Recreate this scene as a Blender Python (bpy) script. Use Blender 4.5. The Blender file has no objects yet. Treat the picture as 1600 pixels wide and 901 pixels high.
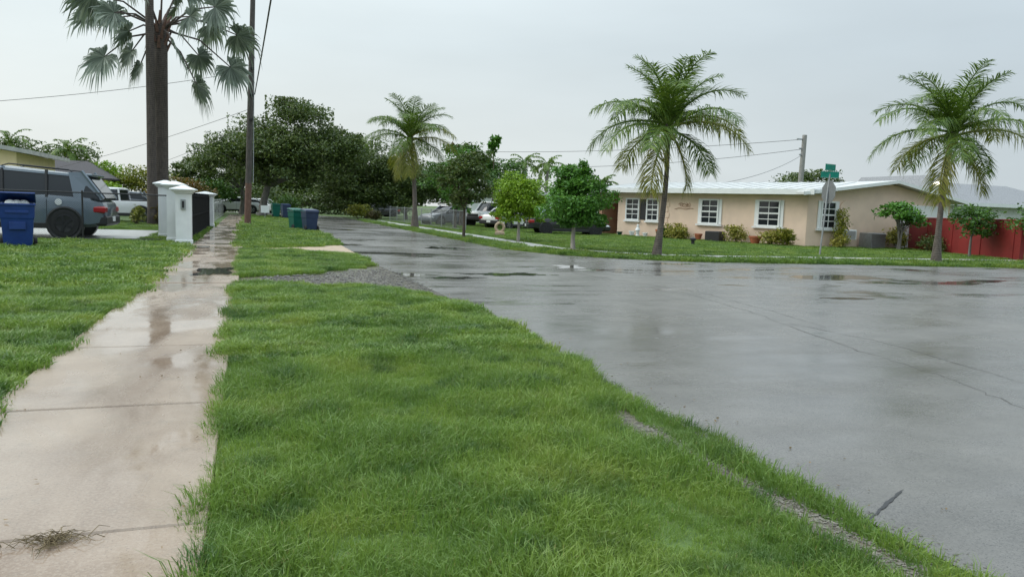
import bpy, bmesh, math, random
import numpy as np
from mathutils import Vector, Matrix
from mathutils.geometry import tessellate_polygon
random.seed(7); RNG = np.random.default_rng(7)
S = bpy.context.scene
COL = S.collection
R = math.radians

# ------------------------------------------------------------------ camera
cam = bpy.data.cameras.new('camera'); camo = bpy.data.objects.new('camera', cam); COL.objects.link(camo)
cam.sensor_width = 36; cam.lens = 36 * 1180 / 1600; cam.clip_start = .05; cam.clip_end = 3000
yaw, pitch, roll = R(19.3), R(-6.05), R(2.0)
fw = Vector((math.sin(yaw) * math.cos(pitch), math.cos(yaw) * math.cos(pitch), math.sin(pitch)))
rt = Vector((math.cos(yaw), -math.sin(yaw), 0)); up = rt.cross(fw)
r2 = rt * math.cos(roll) + up * math.sin(roll); u2 = -rt * math.sin(roll) + up * math.cos(roll)
m = Matrix((r2, u2, -fw)).transposed().to_4x4(); m.translation = (0, 0, 1.4)
camo.matrix_world = m
S.camera = camo

# ------------------------------------------------------------------ sky, sun, exposure
SUN_EL, SUN_AZ = 38, -62        # azimuth clockwise from +Y
world = bpy.data.worlds.new('World'); S.world = world; world.use_nodes = True
nt = world.node_tree; nt.nodes.clear()
def N(t, **k):
    n = nt.nodes.new(t)
    for a, b in k.items(): setattr(n, a, b)
    return n
def LK(a, b): nt.links.new(a, b)
def MATH(op, a, b=None, c=None):
    n = N('ShaderNodeMath', operation=op)
    for i, v in enumerate((a, b, c)):
        if v is None: continue
        if isinstance(v, (int, float)): n.inputs[i].default_value = v
        else: LK(v, n.inputs[i])
    return n.outputs[0]
def MIXC(fac, a, b, blend='MIX'):
    n = N('ShaderNodeMix', data_type='RGBA', blend_type=blend)
    for s, v in ((n.inputs[0], fac), (n.inputs[6], a), (n.inputs[7], b)):
        if isinstance(v, (int, float)): s.default_value = v
        elif isinstance(v, (tuple, list)): s.default_value = (*v[:3], 1)
        else: LK(v, s)
    return n.outputs[2]
def NOISE(vec, scale, detail=3, rough=.5, dist=0):
    n = N('ShaderNodeTexNoise'); n.inputs['Scale'].default_value = scale; n.inputs['Detail'].default_value = detail
    n.inputs['Roughness'].default_value = rough; n.inputs['Distortion'].default_value = dist
    if vec is not None: LK(vec, n.inputs['Vector'])
    return n.outputs['Fac']
def RAMP(fac, stops):
    n = N('ShaderNodeValToRGB'); e = n.color_ramp.elements
    while len(e) < len(stops): e.new(.5)
    for i, (p, c) in enumerate(stops):
        e[i].position = p; e[i].color = (*c, 1) if len(c) == 3 else c
    LK(fac, n.inputs[0]); return n.outputs[0]
def MR(v, a, b, c, d):
    n = N('ShaderNodeMapRange'); LK(v, n.inputs[0])
    for i, x in enumerate((a, b, c, d)): n.inputs[i + 1].default_value = x
    return n.outputs[0]
sky = N('ShaderNodeTexSky', sky_type='NISHITA', sun_disc=False)
sky.sun_elevation = R(SUN_EL); sky.sun_rotation = R(SUN_AZ); sky.air_density = 1.5; sky.dust_density = 4
tc = N('ShaderNodeTexCoord')
sep = N('ShaderNodeSeparateXYZ'); LK(tc.outputs['Generated'], sep.inputs[0])
z = MATH('MAXIMUM', sep.outputs[2], 0.0)
dot = N('ShaderNodeVectorMath', operation='DOT_PRODUCT'); LK(tc.outputs['Generated'], dot.inputs[0])
dot.inputs[1].default_value = (math.sin(R(-48)), math.cos(R(-48)), 0.0)
side = MR(dot.outputs['Value'], -.6, 1.0, 0, 1)
# even cloud deck: brighter overhead (as overcast skies are), paler to the west where it thins
deck = MIXC(side, (.45, .535, .605), (.74, .815, .825))
low = MR(z, 0, .2, 1, 0)
deck = MIXC(MATH('MULTIPLY', low, MATH('MULTIPLY', side, .75)), deck, (.90, .91, .85))
grad = MATH('MULTIPLY_ADD', MATH('POWER', z, 1.8), 2.4, 1.0)
mp = N('ShaderNodeMapping'); mp.inputs['Scale'].default_value = (1.2, 1.2, 4.5); LK(tc.outputs['Generated'], mp.inputs[0])
cl = MR(NOISE(mp.outputs[0], 1.7, 5, .5), .3, .7, .93, 1.06)
deck = MIXC(1.0, deck, MATH('MULTIPLY', grad, cl), 'MULTIPLY')
bg1 = N('ShaderNodeBackground'); LK(sky.outputs[0], bg1.inputs[0]); bg1.inputs[1].default_value = .05
bg2 = N('ShaderNodeBackground'); LK(deck, bg2.inputs[0]); bg2.inputs[1].default_value = 1.0
mx = N('ShaderNodeMixShader'); mx.inputs[0].default_value = .93; LK(bg1.outputs[0], mx.inputs[1]); LK(bg2.outputs[0], mx.inputs[2])
wo = N('ShaderNodeOutputWorld'); LK(mx.outputs[0], wo.inputs[0])
sl = bpy.data.lights.new('sun', 'SUN'); sl.energy = 1.2; sl.angle = R(30); sl.color = (1, .96, .9)
so = bpy.data.objects.new('sun', sl); COL.objects.link(so)
sd = Vector((math.sin(R(SUN_AZ)) * math.cos(R(SUN_EL)), math.cos(R(SUN_AZ)) * math.cos(R(SUN_EL)), math.sin(R(SUN_EL))))
so.rotation_euler = (-sd).to_track_quat('-Z', 'Y').to_euler(); so.location = (0, 0, 60)
S.view_settings.view_transform = 'Standard'; S.view_settings.look = 'None'
S.cycles.max_bounces = 5; S.cycles.diffuse_bounces = 3; S.cycles.glossy_bounces = 2; S.cycles.transmission_bounces = 3
S.view_settings.exposure = 0.08; S.view_settings.gamma = 1

# ------------------------------------------------------------------ materials
MT = {}
def newmat(name):
    global nt
    mt = bpy.data.materials.new(name); mt.use_nodes = True; nt = mt.node_tree
    b = nt.nodes['Principled BSDF']; MT[name] = mt
    return mt, b
def pos(scale=None, obj=False):
    if obj: v = N('ShaderNodeTexCoord').outputs['Object']
    else: v = N('ShaderNodeNewGeometry').outputs['Position']
    if scale is None: return v
    mpn = N('ShaderNodeMapping'); mpn.inputs['Scale'].default_value = scale; LK(v, mpn.inputs[0]); return mpn.outputs[0]
def bump(b, h, strength=.3, dist=.02):
    n = N('ShaderNodeBump'); n.inputs['Strength'].default_value = strength; n.inputs['Distance'].default_value = dist
    LK(h, n.inputs['Height']); LK(n.outputs[0], b.inputs['Normal'])
def simple(name, c, rough=.6, var=.18, scale=6, metal=0, bumpy=0, bscale=40, coat=0):
    mt, b = newmat(name)
    f = NOISE(pos(), scale, 5, .6)
    lo = tuple(x * (1 - var) for x in c); hi = tuple(min(1, x * (1 + var)) for x in c)
    LK(RAMP(f, [(.3, lo), (.7, hi)]), b.inputs['Base Color'])
    b.inputs['Roughness'].default_value = rough; b.inputs['Metallic'].default_value = metal
    if coat: b.inputs['Coat Weight'].default_value = coat; b.inputs['Coat Roughness'].default_value = .05
    if bumpy: bump(b, NOISE(pos(), bscale, 4, .6), bumpy, .02)
    return mt
def leafmat(name, stops, transl=.3, rough=.45, nscale=.8):
    mt, b = newmat(name)
    geo = N('ShaderNodeNewGeometry')
    f = MATH('ADD', MATH('MULTIPLY', geo.outputs['Random Per Island'], .55), MATH('MULTIPLY', NOISE(geo.outputs['Position'], nscale, 3), .45))
    c = RAMP(f, stops)
    LK(c, b.inputs['Base Color']); b.inputs['Roughness'].default_value = rough
    tr = N('ShaderNodeBsdfTranslucent'); LK(MIXC(.5, c, (.10, .16, .01)), tr.inputs[0])
    ms = N('ShaderNodeMixShader'); ms.inputs[0].default_value = transl
    LK(b.outputs[0], ms.inputs[1]); LK(tr.outputs[0], ms.inputs[2]); LK(ms.outputs[0], nt.nodes['Material Output'].inputs[0])
    return mt
# grass blades: hue drifts in patches, some straw blades
mt, b = newmat('grass_blade')
geo = N('ShaderNodeNewGeometry'); P = geo.outputs['Position']
pm = pos((1, 1, 0))
patch = NOISE(pm, .9, 4, .55)
c = RAMP(patch, [(.30, (.08, .16, .034)), (.46, (.145, .26, .045)), (.58, (.225, .33, .054)), (.72, (.305, .36, .075))])
c2 = MIXC(MR(geo.outputs['Random Per Island'], .0, 1, .0, .5), c, (.23, .34, .065))
straw = MATH('GREATER_THAN', NOISE(pos((1, 1, .2)), 60, 1), .70)
dk = MR(NOISE(pm, 2.3, 4, .6), .52, .66, 0, .7)
c2 = MIXC(dk, c2, (.04, .11, .03))
br = MR(NOISE(pos((1, 1, 0)), 1.6, 5, .65, .5), .60, .72, 0, .55)
c2 = MIXC(br, c2, (.27, .27, .09))
c3 = MIXC(MATH('MULTIPLY', straw, .6), c2, (.38, .32, .13))
LK(c3, b.inputs['Base Color']); b.inputs['Roughness'].default_value = .38
tr = N('ShaderNodeBsdfTranslucent'); LK(c3, tr.inputs[0])
ms = N('ShaderNodeMixShader'); ms.inputs[0].default_value = .35
LK(b.outputs[0], ms.inputs[1]); LK(tr.outputs[0], ms.inputs[2]); LK(ms.outputs[0], nt.nodes['Material Output'].inputs[0])
mt, b = newmat('soil')
LK(RAMP(NOISE(pos(), 3, 6, .65), [(.3, (.06, .11, .025)), (.55, (.10, .17, .035)), (.75, (.15, .16, .06))]), b.inputs['Base Color'])
b.inputs['Roughness'].default_value = .85; bump(b, NOISE(pos(), 50, 4), .6, .03)
mt, b = newmat('ground')
LK(RAMP(NOISE(pos(), .6, 7, .65), [(.3, (.05, .085, .022)), (.55, (.08, .13, .03)), (.75, (.12, .14, .05))]), b.inputs['Base Color'])
b.inputs['Roughness'].default_value = .9; bump(b, NOISE(pos(), 25, 5), .5, .04)
# wet worn asphalt
mt, b = newmat('road')
p = pos()
big = NOISE(p, .22, 6, .6, .4); agg = NOISE(p, 95, 2, .6); mid = NOISE(p, 2.2, 6, .65)
streak = NOISE(pos((.35, 1.6, 1)), 1.1, 5, .6)
base = RAMP(MATH('ADD', MATH('MULTIPLY', big, .6), MATH('MULTIPLY', mid, .4)), [(.36, (.078, .074, .067)), (.5, (.128, .121, .110)), (.64, (.19, .179, .162))])
base = MIXC(MR(agg, .35, .7, 0, .55), base, (.215, .203, .185))
base = MIXC(MR(NOISE(p, 120, 1), .58, .70, 0, .7), base, (.035, .034, .032))
LK(base, b.inputs['Base Color'])
wet = MATH('ADD', MATH('MULTIPLY', streak, .5), MATH('MULTIPLY', big, .5))
pud = NOISE(pos((.55, 1.3, 1)), .42, 6, .62, .6); sy_ = N('ShaderNodeSeparateXYZ'); LK(p, sy_.inputs[0]); pm_ = MATH('MULTIPLY', MR(pud, .545, .60, 0, 1), MR(sy_.outputs[1], 8.0, 12.0, .12, 1))
base = MIXC(MATH('MULTIPLY', pm_, .45), base, (.06, .06, .058)); LK(base, b.inputs['Base Color'])
rgh = MR(wet, .38, .62, .15, .42)
LK(MATH('MULTIPLY', rgh, MR(pm_, 0, 1, 1, .12)), b.inputs['Roughness'])
b.inputs['Specular IOR Level'].default_value = .5
h = MATH('ADD', MATH('MULTIPLY', agg, MR(wet, .40, .6, .10, .9)), MATH('MULTIPLY', mid, .8))
h = MATH('MULTIPLY', h, MR(pm_, 0, 1, 1, .06))
bump(b, h, .45, .006)
# wet tan pavement
mt, b = newmat('pavement')
p = pos(); oi = N('ShaderNodeObjectInfo')
big = NOISE(p, .8, 6, .65, .3); fine = NOISE(p, 60, 3, .65)
sx = N('ShaderNodeSeparateXYZ'); LK(p, sx.inputs[0])
band = MATH('ABSOLUTE', MATH('ADD', MATH('ADD', sx.outputs[0], .78), MATH('MULTIPLY_ADD', NOISE(p, .9, 4), .7, -.35)))
stain = MATH('MULTIPLY', MR(band, .06, .30, 1, 0), MR(NOISE(pos((2, .5, 1)), 1.2, 5, .6), .35, .6, .2, 1))
base = RAMP(big, [(.32, (.24, .17, .12)), (.5, (.34, .255, .188)), (.68, (.43, .335, .255))])
base = MIXC(MATH('MULTIPLY', stain, .75), base, (.17, .105, .065))
base = MIXC(MR(NOISE(p, 7, 5, .7), .55, .72, 0, .45), base, (.22, .18, .14))
base = MIXC(MR(fine, .45, .68, 0, .38), base, (.46, .38, .30))
base = MIXC(MR(NOISE(p, 110, 2), .60, .70, 0, .5), base, (.13, .10, .08))
base = MIXC(MATH('MULTIPLY', oi.outputs['Random'], .22), base, (.30, .26, .22))
LK(base, b.inputs['Base Color'])
film = NOISE(pos((1.6, .7, 1)), .75, 5, .6, .5)
LK(MR(film, .44, .62, .06, .38), b.inputs['Roughness'])
bump(b, MATH('ADD', MATH('MULTIPLY', fine, MR(film, .44, .62, .03, .5)), MATH('MULTIPLY', NOISE(p, 4, 5), .8)), .3, .006)
simple('walk_grey', (.42, .42, .40), .35, .2, 2, bumpy=.2)
mt, b = newmat('puddle'); b.inputs['Base Color'].default_value = (.06, .06, .058, 1); b.inputs['Roughness'].default_value = .04
b.inputs['Specular IOR Level'].default_value = .6; bump(b, NOISE(pos(), 9, 2), .05, .01)
simple('tar', (.022, .022, .023), .4, .3, 8)
simple('crack', (.10, .095, .088), .8, .3, 8)
simple('gravel', (.19, .175, .145), .7, .45, 30, bumpy=.3)
simple('rubble', (.095, .088, .074), .25, .5, 20, bumpy=.3)
simple('sand', (.43, .33, .23), .6, .25, 3, bumpy=.4)
simple('wash', (.15, .13, .095), .4, .35, 14, bumpy=.5)
simple('mud', (.12, .10, .075), .16, .4, 3, bumpy=.5, bscale=18)
simple('twig', (.16, .12, .06), .8, .3, 20)
simple('white_paint', (.80, .81, .80), .5, .05, 3)
simple('white_stucco', (.80, .81, .80), .65, .10, 1.5, bumpy=.12, bscale=60)
simple('roof_white', (.60, .61, .60), .8, .08, 1.2)
simple('pink_stucco', (.78, .60, .465), .8, .10, .9, bumpy=.15, bscale=50)
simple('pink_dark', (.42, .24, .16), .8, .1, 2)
simple('cream_stucco', (.90, .72, .44), .8, .08, 1.5)
simple('red_paint', (.225, .022, .020), .6, .16, 1.3, bumpy=.1)
simple('shingle', (.25, .255, .265), .8, .3, 14, bumpy=.4, bscale=18)
simple('dark_shingle', (.055, .05, .055), .8, .3, 14, bumpy=.4, bscale=18)
mt, b = newmat('glass'); b.inputs['Base Color'].default_value = (.02, .024, .028, 1); b.inputs['Roughness'].default_value = .06
mt, b = newmat('screen'); b.inputs['Base Color'].default_value = (.055, .06, .07, 1); b.inputs['Roughness'].default_value = .25
simple('black_iron', (.018, .018, .019), .4, .2, 10)
mt, b = newmat('gate_black'); b.inputs['Base Color'].default_value = (.012, .012, .013, 1); b.inputs['Roughness'].default_value = .9; b.inputs['Specular IOR Level'].default_value = .1
simple('black_plastic', (.022, .022, .024), .5, .2, 10)
simple('galvanised', (.40, .41, .42), .42, .15, 8, metal=.7)
simple('sign_back', (.24, .25, .26), .45, .1, 6, metal=.4)
simple('sign_green', (.0, .26, .19), .4, .1, 6)
simple('terracotta', (.42, .13, .06), .75, .2, 8)
simple('tan_stone', (.48, .36, .25), .8, .2, 8, bumpy=.4)
simple('tyre', (.016, .016, .017), .75, .2, 20)
simple('rim', (.30, .31, .32), .3, .1, 10, metal=.8)
simple('dark_rim', (.04, .04, .045), .35, .1, 10, metal=.5)
simple('bag', (.72, .72, .70), .35, .1, 12, bumpy=.5, bscale=14)
simple('blue_plastic', (.010, .042, .19), .42, .12, 5)
simple('navy_plastic', (.028, .048, .105), .42, .12, 5)
simple('green_plastic', (.004, .12, .085), .42, .12, 5)
simple('dkgreen_plastic', (.01, .06, .04), .42, .12, 5)
simple('pale_blue', (.42, .52, .62), .5, .08, 2)
mt, b = newmat('tail_red'); b.inputs['Base Color'].default_value = (.38, .02, .02, 1); b.inputs['Roughness'].default_value = .2
mt, b = newmat('head_glass'); b.inputs['Base Color'].default_value = (.75, .77, .8, 1); b.inputs['Roughness'].default_value = .15
for nm, c in dict(slate=(.115, .15, .185), white=(.76, .77, .78), black=(.012, .012, .014), grey=(.13, .15, .18), ivory=(.72, .72, .70)).items():
    simple('paint_' + nm, c, .3, .03, 2, coat=.8)
mt, b = newmat('lamp_lit'); b.inputs['Emission Color'].default_value = (1, .93, .75, 1); b.inputs['Emission Strength'].default_value = 6
# barks
def bark(name, lo, hi, rings=None, bs=.8):
    mt, b = newmat(name)
    f = NOISE(pos((6, 6, 1.5)), 2.5, 6, .65)
    if rings:
        w = N('ShaderNodeTexWave', wave_type='BANDS', bands_direction='Z'); w.inputs['Scale'].default_value = rings; w.inputs['Distortion'].default_value = 5
        w.inputs['Detail'].default_value = 3; LK(pos(), w.inputs['Vector'])
        f = MATH('ADD', MATH('MULTIPLY', f, .82), MATH('MULTIPLY', w.outputs['Fac'], .18))
    LK(RAMP(f, [(.3, lo), (.7, hi)]), b.inputs['Base Color']); b.inputs['Roughness'].default_value = .85
    bump(b, f, bs, .03)
bark('palm_bark', (.045, .035, .03), (.12, .095, .08), 3.5)
bark('coco_bark', (.05, .04, .034), (.18, .15, .125), 4.5)
bark('grey_bark', (.10, .095, .085), (.26, .245, .22))
bark('brown_bark', (.05, .035, .025), (.13, .10, .075))
bark('pale_bark', (.28, .25, .22), (.52, .47, .42))
bark('pole_wood', (.06, .053, .047), (.125, .11, .098))
bark('pole_red', (.11, .06, .045), (.20, .115, .085))
bark('pole_grey', (.22, .21, .20), (.36, .35, .33))
leafmat('fan_leaf', [(.25, (.11, .14, .105)), (.5, (.22, .265, .21)), (.75, (.36, .40, .32))], .2, .5)
leafmat('coco_leaf', [(.25, (.06, .125, .018)), (.5, (.12, .21, .026)), (.75, (.22, .31, .045))], .35)
leafmat('coco_yellow', [(.25, (.16, .19, .03)), (.5, (.26, .27, .04)), (.75, (.40, .37, .07))], .35)
leafmat('coco_dead', [(.25, (.16, .10, .045)), (.6, (.30, .20, .10))], .2, .8)
leafmat('dark_leaf', [(.2, (.032, .062, .015)), (.5, (.078, .125, .028)), (.8, (.165, .21, .05))], .22)
leafmat('mid_leaf', [(.2, (.03, .085, .014)), (.5, (.06, .16, .022)), (.8, (.12, .25, .035))], .28)
leafmat('lime_leaf', [(.2, (.11, .22, .01)), (.5, (.215, .375, .015)), (.8, (.35, .52, .04))], .3)
leafmat('rich_leaf', [(.2, (.04, .13, .015)), (.5, (.085, .25, .028)), (.8, (.18, .40, .06))], .3)
leafmat('yellow_leaf', [(.2, (.10, .13, .012)), (.5, (.23, .25, .025)), (.8, (.40, .36, .05))], .3)
leafmat('rust_leaf', [(.2, (.05, .06, .016)), (.5, (.10, .095, .03)), (.8, (.19, .13, .055))], .25)
leafmat('olive_leaf', [(.2, (.04, .075, .016)), (.5, (.08, .135, .026)), (.8, (.16, .19, .05))], .25)
leafmat('croton_leaf', [(.2, (.12, .15, .02)), (.45, (.33, .32, .05)), (.8, (.55, .47, .11))], .25)
leafmat('orange_leaf', [(.2, (.09, .09, .02)), (.5, (.20, .15, .03)), (.8, (.35, .16, .04))], .25)

# ------------------------------------------------------------------ builders
def tag(o, label=None, cat=None, group=None, kind=None):
    for k, v in (('label', label), ('category', cat), ('group', group), ('kind', kind)):
        if v: o[k] = v
    return o
def empty(name, loc, rz=0, **k):
    o = bpy.data.objects.new(name, None); COL.objects.link(o); o.location = loc; o.rotation_euler = (0, 0, rz)
    o.empty_display_size = .2
    return tag(o, **k)
def link(name, me, mat, parent=None, smooth=False, **k):
    if mat and not me.materials: me.materials.append(MT[mat])
    o = bpy.data.objects.new(name, me); COL.objects.link(o)
    if parent: o.parent = parent
    if smooth:
        me.polygons.foreach_set('use_smooth', [True] * len(me.polygons))
        try: me.set_sharp_from_angle(angle=R(40))
        except Exception: pass
    return tag(o, **k)
class MB:
    def __init__(s): s.v = []; s.f = []
    def add(s, vs, fs):
        n = len(s.v); s.v += [tuple(x) for x in vs]; s.f += [tuple(i + n for i in q) for q in fs]; return s
    def box(s, x0, x1, y0, y1, z0, z1, M=None, taper=1, bev=0):
        if bev:
            b = bev; vs = []; 
            for zz, i in ((z0, b), (z0 + b, 0), (z1 - b, 0), (z1, b)):
                vs += [(x0 + i, y0 + i, zz), (x1 - i, y0 + i, zz), (x1 - i, y1 - i, zz), (x0 + i, y1 - i, zz)]
            fs = [(3, 2, 1, 0), (12, 13, 14, 15)]
            for k in range(3):
                for j in range(4): fs.append((k * 4 + j, k * 4 + (j + 1) % 4, k * 4 + 4 + (j + 1) % 4, k * 4 + 4 + j))
        else:
            cx, cy = (x0 + x1) / 2, (y0 + y1) / 2
            T = lambda x, y: (cx + (x - cx) * taper, cy + (y - cy) * taper)
            vs = [(x0, y0, z0), (x1, y0, z0), (x1, y1, z0), (x0, y1, z0)] + [(*T(x, y), z1) for x, y in ((x0, y0), (x1, y0), (x1, y1), (x0, y1))]
            fs = [(3, 2, 1, 0), (4, 5, 6, 7), (0, 1, 5, 4), (1, 2, 6, 5), (2, 3, 7, 6), (3, 0, 4, 7)]
        if M: vs = [M @ Vector(v) for v in vs]
        return s.add(vs, fs)
    def tube(s, pts, rad, n=8, cap=True):
        pts = [Vector(p) for p in pts]; k = len(pts)
        if isinstance(rad, (int, float)): rad = [rad] * k
        vs = []; a = None
        for i in range(k):
            t = (pts[min(i + 1, k - 1)] - pts[max(i - 1, 0)]).normalized()
            if a is None: a = t.orthogonal().normalized()
            a = (a - t * a.dot(t)).normalized(); c = t.cross(a)
            vs += [pts[i] + (a * math.cos(2 * math.pi * j / n) + c * math.sin(2 * math.pi * j / n)) * rad[i] for j in range(n)]
        fs = [(i * n + j, i * n + (j + 1) % n, (i + 1) * n + (j + 1) % n, (i + 1) * n + j) for i in range(k - 1) for j in range(n)]
        if cap: fs += [tuple(range(n - 1, -1, -1)), tuple((k - 1) * n + j for j in range(n))]
        return s.add(vs, fs)
    def lathe(s, prof, n=20, M=None, cap=True):
        vs = [(r * math.cos(2 * math.pi * j / n), r * math.sin(2 * math.pi * j / n), z) for r, z in prof for j in range(n)]
        fs = [(i * n + j, i * n + (j + 1) % n, (i + 1) * n + (j + 1) % n, (i + 1) * n + j) for i in range(len(prof) - 1) for j in range(n)]
        if cap: fs += [tuple(range(n - 1, -1, -1)), tuple((len(prof) - 1) * n + j for j in range(n))]
        if M: vs = [M @ Vector(v) for v in vs]
        return s.add(vs, fs)
    def loft(s, rings, cap=True):
        n = len(rings[0]); vs = [p for r in rings for p in r]
        fs = [(i * n + j, i * n + (j + 1) % n, (i + 1) * n + (j + 1) % n, (i + 1) * n + j) for i in range(len(rings) - 1) for j in range(n)]
        if cap: fs += [tuple(range(n - 1, -1, -1)), tuple((len(rings) - 1) * n + j for j in range(n))]
        return s.add(vs, fs)
    def prism(s, poly, z0, z1):
        n = len(poly); vs = [(x, y, z0) for x, y in poly] + [(x, y, z1) for x, y in poly]
        return s.add(vs, [tuple(range(n - 1, -1, -1)), tuple(range(n, 2 * n))] + [(j, (j + 1) % n, n + (j + 1) % n, n + j) for j in range(n)])
    def sheet(s, poly, z):
        tri = tessellate_polygon([[Vector((x, y, 0)) for x, y in poly]])
        return s.add([(x, y, z) for x, y in poly], tri)
    def build(s, name, mat, parent=None, smooth=False, bev=0, **k):
        me = bpy.data.meshes.new(name); me.from_pydata(s.v, [], s.f)
        bm = bmesh.new(); bm.from_mesh(me); bmesh.ops.recalc_face_normals(bm, faces=bm.faces)
        if bev: bmesh.ops.bevel(bm, geom=bm.edges[:], offset=bev, segments=2, profile=.6, affect='EDGES', clamp_overlap=True)
        bm.to_mesh(me); bm.free()
        return link(name, me, mat, parent, smooth, **k)
def copy_tree(o, parent=None, **k):
    c = o.copy(); COL.objects.link(c); c.parent = parent
    for ch in o.children: copy_tree(ch, c)
    return tag(c, **k)

def jit_line(a, b, amp, step=.12, seed=0):
    rr = random.Random(seed); L = math.dist(a, b); n = max(2, int(L / step)); out = []
    dx, dy = (b[0] - a[0]) / L, (b[1] - a[1]) / L; w = 0; w2 = 0
    for i in range(n):
        t = i / n; w = .7 * w + rr.uniform(-1, 1) * amp; w2 = .97 * w2 + rr.uniform(-1, 1) * amp * .35
        e = 0 if i == 0 else 1
        out.append((a[0] + (b[0] - a[0]) * t - dy * (w + w2) * e, a[1] + (b[1] - a[1]) * t + dx * (w + w2) * e))
    return out
def jit_poly(pts, amps, step=.12, seed=0):
    out = []
    for i in range(len(pts)):
        a = amps[i] if isinstance(amps, (list, tuple)) else amps
        out += jit_line(pts[i], pts[(i + 1) % len(pts)], a, step, seed + i)
    return out
def arc(cx, cy, r, a0, a1, n=14):
    return [(cx + r * math.cos(R(a0 + (a1 - a0) * i / n)), cy + r * math.sin(R(a0 + (a1 - a0) * i / n))) for i in range(n + 1)]

# ------------------------------------------------------------------ the setting
g = MB(); g.add([(-900, -300, 0), (900, -300, 0), (900, 1500, 0), (-900, 1500, 0)], [(0, 1, 2, 3)])
g.build('ground', 'ground', kind='structure')
# street runs along +Y and bends away at the far end, a cross street opens to the right
road = [(2.72, -14), (2.74, 2), (2.70, 5), (2.86, 8), (2.88, 12), (2.75, 18), (2.9, 28), (2.9, 70)]
road += arc(-13.1, 70, 16, 0, 55, 10)[1:] + arc(-13.1, 70, 21.4, 55, 0, 10)
road += [(8.3, 33), (8.3, 28)] + arc(14.0, 25.0, 5.75, 180, 268, 14)[0:] + [(19, 18.75), (26, 17.9), (80, 17.0), (80, 11.4)]
road += [(19, 10.9)] + arc(16.7, 3.2, 7.2, 92, 176, 12) + [(9.2, -14)]
rd = MB().sheet(road, .006); ROAD = rd.build('road', 'road', kind='structure')
def ribbon(pts, w, zz, seed, amp=.05, sub=10):
    rr = random.Random(seed); L = []
    for i in range(len(pts) - 1):
        for k in range(sub):
            t = k / sub; L.append((pts[i][0] * (1 - t) + pts[i + 1][0] * t + rr.uniform(-amp, amp), pts[i][1] * (1 - t) + pts[i + 1][1] * t + rr.uniform(-amp, amp)))
    L.append(pts[-1]); mb = MB(); vs = []; n = len(L)
    for i, (x, y) in enumerate(L):
        a = L[max(0, i - 1)]; c = L[min(n - 1, i + 1)]; d = Vector((c[0] - a[0], c[1] - a[1])).normalized()
        ww = w * rr.uniform(.35, 1) * min(1, .25 + min(i, n - 1 - i) * .3); vs += [(x - d.y * ww, y + d.x * ww, zz), (x + d.y * ww, y - d.x * ww, zz)]
    return mb.add(vs, [(2 * i, 2 * i + 1, 2 * i + 3, 2 * i + 2) for i in range(n - 1)])
for i, pl in enumerate([[(6.77, 16.61), (7.09, 13.9), (7.74, 11.63), (7.4, 9.41), (7.07, 7.82)], [(7.4, 11.94), (6.95, 9.11), (6.22, 6.47), (6.02, 5.09), (5.62, 4.05), (5.2, 2.4)],
                        [(6.79, 8.22), (6.94, 6.56), (6.53, 4.74)], [(3.73, 11.95), (5.2, 12.02), (6.88, 11.96)]]):
    ribbon(pl, .006, .0095, i, .035).build('crack', 'crack', ROAD)
ribbon([(2.70, 2.63), (2.98, 2.79), (3.24, 2.93)], .010, .0095, 31, .004).build('tar_seam', 'tar', ROAD)
def blob(cx, cy, rx, ry, seed, n=90):
    rr = random.Random(seed); ph = [rr.uniform(0, 6.28) for _ in range(5)]; out = []
    for i in range(n):
        a = 2 * math.pi * i / n; k = .9 + sum(math.sin((j * 2 + 2) * a + ph[j]) * .22 / (1 + j * .3) for j in range(5)) + rr.uniform(-.06, .06)
        out.append((cx + rx * k * math.cos(a), cy + ry * k * math.sin(a)))
    return out
for i, (x, y, a, c) in enumerate([(5.25, 15.1, .75, .42), (3.75, 14.3, .5, .25), (10.1, 10.7, .5, .16), (7.5, 17.2, .45, .5), (11.2, 18.5, .8, .25), (6.1, 24.5, .5, .9)]):
    MB().sheet(blob(x, y, a, c, i + 3), .0085).build('puddle', 'puddle', ROAD)
# left pavement, slab by slab
WALK = empty('sidewalk', (0, 0, 0), kind='structure')
ys = [-1.2, 1.1, 3.32, 5.36, 7.5, 9.2, 11.1, 13.1]
while ys[-1] < 68: ys.append(ys[-1] + 1.9)
rr = random.Random(3)
for i in range(len(ys) - 1):
    t = rr.uniform(-.006, .006); mb = MB().box(-1.56, -.17, ys[i] + .009, ys[i + 1] - .009, -.06, .035 + t, bev=.008)
    mb.build('slab', 'pavement', WALK)
MB().sheet(blob(-.62, 15.1, .30, .95, 21), .0435).build('puddle', 'puddle', WALK)
mb = MB().box(-.26, .26, -.42, .42, 0, .016, bev=.006)
mb.build('meter_box_cover', 'mud', label='rectangular brown meter box cover set in the pavement beside white gate pillar', cat='cover').location = (-1.30, 22.5, .041)
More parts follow.
